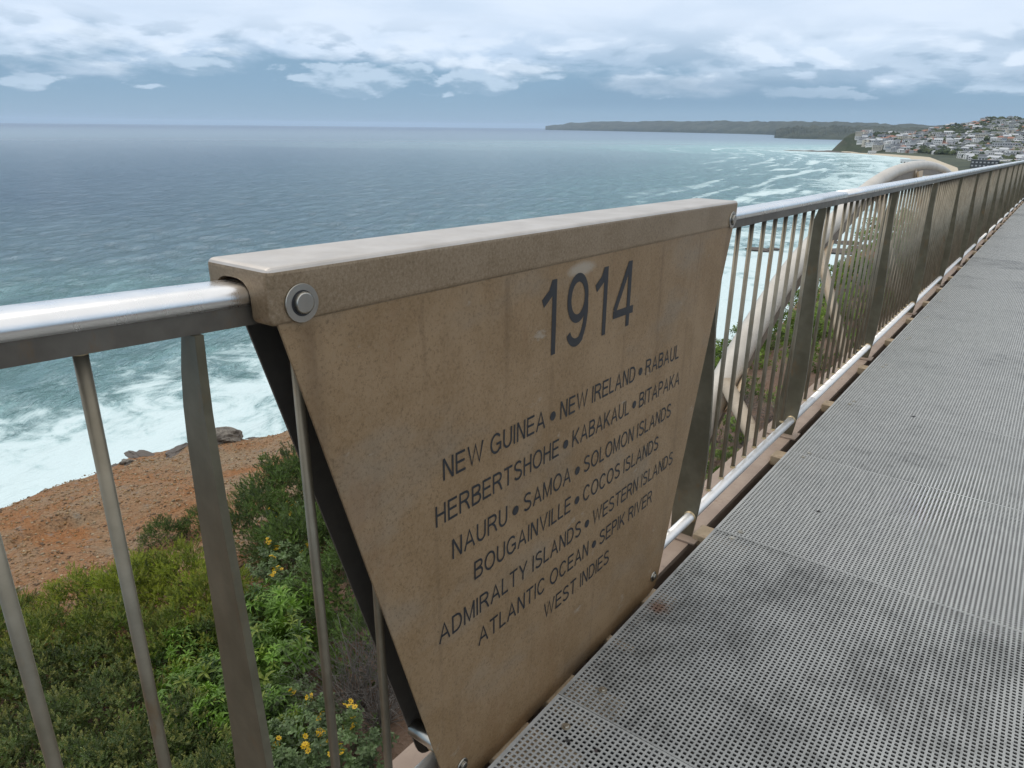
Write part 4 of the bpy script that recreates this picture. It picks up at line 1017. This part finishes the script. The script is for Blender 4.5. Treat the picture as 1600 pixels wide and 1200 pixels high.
# ---------------------------------------------------------------- the suburb on the far hillside
WALLS = {'white': (.72, .72, .70), 'grey': (.50, .51, .52), 'cream': (.60, .55, .46), 'brick': (.34, .19, .14), 'dark': (.07, .075, .085), 'blue': (.38, .45, .52)}
ROOFS = {'silver': (.48, .50, .52), 'terracotta': (.34, .16, .11), 'slate': (.10, .11, .125), 'pale': (.62, .62, .60), 'brown': (.17, .11, .08)}
def flatmat(name, c, r=.8):
    mt, N = mat(name); g = N.geo(); principled(N, Base_Color=N.mix(N.noise(g, .25, 4, .6), tuple(q * .8 for q in c), tuple(min(q * 1.12, .8) for q in c)), Roughness=r); return mt
MW = {k: flatmat('wall_' + k, v) for k, v in WALLS.items()}; MR = {k: flatmat('roof_' + k, v) for k, v in ROOFS.items()}
M_WIN = flatmat('dark_glass', (.03, .035, .045), .2)
def house_mesh(wall, roof, kind, w_, d_, h_w, h_r):
    bm = bmesh.new(); e = .5
    def face(ps, mi): f = bm.faces.new([bm.verts.new(p) for p in ps]); f.material_index = mi
    x, y = w_ / 2, d_ / 2
    for a, b in (((-x, -y), (x, -y)), ((x, -y), (x, y)), ((x, y), (-x, y)), ((-x, y), (-x, -y))):
        face([(a[0], a[1], -4), (b[0], b[1], -4), (b[0], b[1], h_w), (a[0], a[1], h_w)], 0)
    X, Y = x + e, y + e
    if kind == 'gable':
        face([(-X, -Y, h_w), (X, -Y, h_w), (X, 0, h_w + h_r), (-X, 0, h_w + h_r)], 1); face([(X, Y, h_w), (-X, Y, h_w), (-X, 0, h_w + h_r), (X, 0, h_w + h_r)], 1)
        for s in (-1, 1): face([(s * x, -y, h_w), (s * x, y, h_w), (s * x, 0, h_w + h_r * .93)], 0)
    elif kind == 'hip':
        r = max(x - y, .5)
        face([(-X, -Y, h_w), (X, -Y, h_w), (r, 0, h_w + h_r), (-r, 0, h_w + h_r)], 1); face([(X, Y, h_w), (-X, Y, h_w), (-r, 0, h_w + h_r), (r, 0, h_w + h_r)], 1)
        face([(X, -Y, h_w), (X, Y, h_w), (r, 0, h_w + h_r)], 1); face([(-X, Y, h_w), (-X, -Y, h_w), (-r, 0, h_w + h_r)], 1)
    else:
        face([(-X, -Y, h_w + .5), (X, -Y, h_w + .5), (X, Y, h_w + .5), (-X, Y, h_w + .5)], 1)
        for a, b in (((-X, -Y), (X, -Y)), ((X, -Y), (X, Y)), ((X, Y), (-X, Y)), ((-X, Y), (-X, -Y))):
            face([(a[0], a[1], h_w), (b[0], b[1], h_w), (b[0], b[1], h_w + .5), (a[0], a[1], h_w + .5)], 1)
    for fl in range(int(h_w // 2.9)):
        z0 = .8 + fl * 2.9
        for q in np.arange(-x + 1.0, x - 1.6, 2.9):
            for yy in (-y - .06,): face([(q, yy, z0), (q + 1.7, yy, z0), (q + 1.7, yy, z0 + 1.5), (q, yy, z0 + 1.5)], 2)
        for xx in (-x - .06, x + .06): face([(xx, -1.5, z0), (xx, 1.5, z0), (xx, 1.5, z0 + 1.5), (xx, -1.5, z0 + 1.5)], 2)
    me = bm_mesh('house', bm)
    for m_ in (MW[wall], MR[roof], M_WIN): me.materials.append(m_)
    return me
SPEC = [('white', 'silver', 'gable', 12, 10, 6, 2.4), ('white', 'terracotta', 'hip', 13, 10, 4, 2.6), ('grey', 'slate', 'hip', 13, 11, 6, 2.4), ('cream', 'terracotta', 'gable', 12, 9, 4, 2.6), ('white', 'pale', 'flat', 14, 10, 6.4, 0),
        ('brick', 'brown', 'hip', 12, 10, 4, 2.6), ('grey', 'silver', 'flat', 15, 11, 6.4, 0), ('blue', 'slate', 'gable', 11, 9, 6, 2.4), ('white', 'slate', 'hip', 14, 10, 6.4, 2.3), ('cream', 'silver', 'flat', 20, 11, 9.3, 0)]
HM = [house_mesh(*s) for s in SPEC]
woodn = lambda X, Y: fbm(np.array(X / 190.), np.array(Y / 190.), 3, 77)
cells = []; cnt = 0; tries = 0
rh = np.random.default_rng(21)
while cnt < 296 and tries < 20000:
    tries += 1
    b = rh.uniform(-.216, -.015); rb = np.interp(b, BX, RB); rc = np.interp(b, BX, RC)
    r = rh.uniform(max(rb * .78, 1000) if b > -.175 else rb + 10, rc + 15)
    th_ = math.atan(b); X, Y = r * math.sin(th_), r * math.cos(th_)
    if X < water_x(Y) + (70 if b > -.19 else 45): continue
    Z = float(hill_z(np.array(X), np.array(Y)))
    if float(woodn(X, Y)) > .13: continue
    sx, sy_ = math.atan2(X, Y) * 1100, Z / r * 1100
    if any(abs(sx - p[0]) < 4.6 and abs(sy_ - p[1]) < 2.2 for p in cells): continue
    cells.append((sx, sy_)); i = rh.choice(len(HM), p=[.20, .07, .11, .05, .20, .04, .13, .05, .11, .04])
    o = bpy.data.objects.new('house', HM[i]); COL.objects.link(o); o.location = (X, Y, Z + .3)
    o.rotation_euler = (0, 0, -th_ + rh.choice([0, 0, math.pi / 2, .5, -.5]) + rh.normal() * .15); k = rh.uniform(.72, 1.08); o.scale = (k * rh.uniform(.85, 1.3), k, k)
    wl, rf, kd = SPEC[i][:3]; wl = {'brick': 'red brick', 'blue': 'pale blue'}.get(wl, wl)
    ph = f'{wl} house with a flat {rf} roof' if kd == 'flat' else f'{wl} house with a {rf} {"gabled" if kd == "gable" else "hipped"} roof'
    if i == 9: ph = 'long three-storey cream block of flats with a flat roof'
    tag(o, ph + ' on the far hillside', 'house', ph.replace('house', 'houses', 1).replace('block', 'blocks') + ' on the far hillside'); cnt += 1
xv, xf, xm, off = [], [], [], 0; more = 0; tries = 0
src = []
for me_ in HM[:9]:
    src.append((np.array([v.co[:] for v in me_.vertices]), [tuple(p.vertices) for p in me_.polygons], [p.material_index for p in me_.polygons], [m_.name for m_ in me_.materials]))
allm = list(MW.values()) + list(MR.values()) + [M_WIN]; mid = {m_.name: i for i, m_ in enumerate(allm)}
quads, tris, mq, mt_ = [], [], [], []
while more < 330 and tries < 30000:
    tries += 1
    b = rh.uniform(-.212, -.01); r = rh.uniform(np.interp(b, BX, RB) + 60, np.interp(b, BX, RC) + 10); th_ = math.atan(b); X, Y = r * math.sin(th_), r * math.cos(th_)
    if X < water_x(Y) + 60 or float(woodn(X, Y)) > .16: continue
    Z = float(hill_z(np.array(X), np.array(Y))); sx, sy_ = math.atan2(X, Y) * 1100, Z / r * 1100
    if any(abs(sx - p[0]) < 3.4 and abs(sy_ - p[1]) < 1.5 for p in cells): continue
    cells.append((sx, sy_)); v_, f_, mi_, mn_ = src[rh.choice(9, p=[.24, .06, .12, .06, .22, .04, .13, .04, .09])]
    an = -th_ + rh.normal() * .4; k = rh.uniform(.6, .85); c_, s__ = math.cos(an) * k, math.sin(an) * k
    xv.append(np.stack([v_[:, 0] * c_ - v_[:, 1] * s__ + X, v_[:, 0] * s__ + v_[:, 1] * c_ + Y, v_[:, 2] * k + Z + .3], -1))
    for f, q in zip(f_, mi_):
        (quads if len(f) == 4 else tris).append([i + off for i in f]); (mq if len(f) == 4 else mt_).append(mid[mn_[q]])
    off += len(v_); more += 1
me = npmesh('far_houses', np.concatenate(xv), [np.array(quads), np.array(tris)], mat_idx=mq + mt_)
o = link('far_houses', me, None, allm); tag(o, kind='stuff')
# larger blocks on the flat behind the beach
def block(name, b, r, w_, h_b, wall, lab, floors):
    th_ = math.atan(b); X, Y = r * math.sin(th_), r * math.cos(th_); Z = float(hill_z(np.array(X), np.array(Y)))
    t = empty(name, (X, Y, Z)); t.rotation_euler = (0, 0, -th_); tag(t, lab, 'building')
    bm = bmesh.new(); add_box(bm, -w_ / 2, w_ / 2, -7, 7, -3, h_b); o = link('wall', bm_mesh('wall', bm), t, [MW[wall]])
    bm = bmesh.new(); add_box(bm, -w_ / 2 - .4, w_ / 2 + .4, -7.5, 7.4, h_b + .003, h_b + .6); link('roof', bm_mesh('roof', bm), t, [MR['slate' if wall == 'dark' else 'silver']])
    nwin = int(w_ / 3.4)
    for f in range(floors):
        for k in range(nwin):
            bm = bmesh.new(); q = -w_ / 2 + (k + .5) * w_ / nwin; z0 = .9 + f * h_b / floors; add_box(bm, q - 1, q + 1, -7.08, -7.0, z0, z0 + 1.6); link('window', bm_mesh('window', bm), t, [M_WIN if wall != 'dark' else MR['silver']])
block('apartment_block', -.0765, 1010, 27, 7.4, 'dark', 'dark flat-roofed block of flats low behind the railing near the beach', 2)
block('surf_pavilion', -.150, 1180, 30, 5.0, 'white', 'long low white pavilion behind the sand at the end of the beach', 1)
block('beach_kiosk', -.196, 1560, 14, 4.5, 'white', 'small white building on the sand at the foot of the headland', 1)
block('hotel_block', -.060, 1450, 38, 11, 'grey', 'broad grey multi-storey building on the flat below the hill', 3)

# trees between the houses and on the headland: one far-off mass
ico = np.array([(0, 0, 1), (.894, 0, .447), (.276, .851, .447), (-.724, .526, .447), (-.724, -.526, .447), (.276, -.851, .447), (.724, .526, -.447), (-.276, .851, -.447), (-.894, 0, -.447), (-.276, -.851, -.447), (.724, -.526, -.447)])
icf = np.array([(0, 1, 2), (0, 2, 3), (0, 3, 4), (0, 4, 5), (0, 5, 1), (1, 6, 2), (2, 7, 3), (3, 8, 4), (4, 9, 5), (5, 10, 1), (6, 7, 2), (7, 8, 3), (8, 9, 4), (9, 10, 5), (10, 6, 1)])
b = rh.uniform(-.235, 0.02, 11000); r = np.interp(b, BX, RB) * .76 + rh.random(11000) * (np.interp(b, BX, RC) + 40 - np.interp(b, BX, RB) * .76)
th_ = np.arctan(b); X, Y = r * np.sin(th_), r * np.cos(th_); wn = fbm(X / 190., Y / 190., 3, 77)
keep = (X > water_x(Y) + 70) & ((wn > .12) | (rh.random(11000) < .15)); X, Y = X[keep], Y[keep]; Z = hill_z(X, Y); nt = len(X)
sz = rh.uniform(3.0, 6.5, nt); V = ico[None] * (1 + .7 * (rh.random((nt, 11, 3)) - .5)) * sz[:, None, None] * np.array([1, 1, .85]) + np.stack([X, Y, Z + sz * .55], -1)[:, None]
tc_ = np.array([(.022, .036, .016), (.04, .055, .022), (.06, .075, .03)])[rh.integers(0, 3, nt)] * (.7 + .6 * rh.random((nt, 1)))
mt, N = mat('far_tree'); principled(N, Base_Color=N.attr('tint').outputs['Color'], Roughness=1.0)
o = link('far_woods', npmesh('far_woods', V.reshape(-1, 3), (np.arange(nt)[:, None, None] * 11 + icf[None]).reshape(-1, 3), col=np.repeat(tc_[:, None], 11, 1).reshape(-1, 3)), None, [mt]); tag(o, kind='stuff')

# ---------------------------------------------------------------- sea haze
mt, N = mat('sea_haze'); v = N.n('ShaderNodeVolumePrincipled'); v.inputs['Color'].default_value = (.66, .80, .96, 1); v.inputs['Density'].default_value = 2.9e-5; v.inputs['Anisotropy'].default_value = .2
o_ = N.n('ShaderNodeOutputMaterial'); N.t.links.new(v.outputs[0], o_.inputs['Volume'])
bm = bmesh.new(); add_box(bm, -39500, 39500, -39500, 39500, -46, 190)
hz = link('haze', bm_mesh('haze', bm), None, [mt]); tag(hz, kind='stuff')
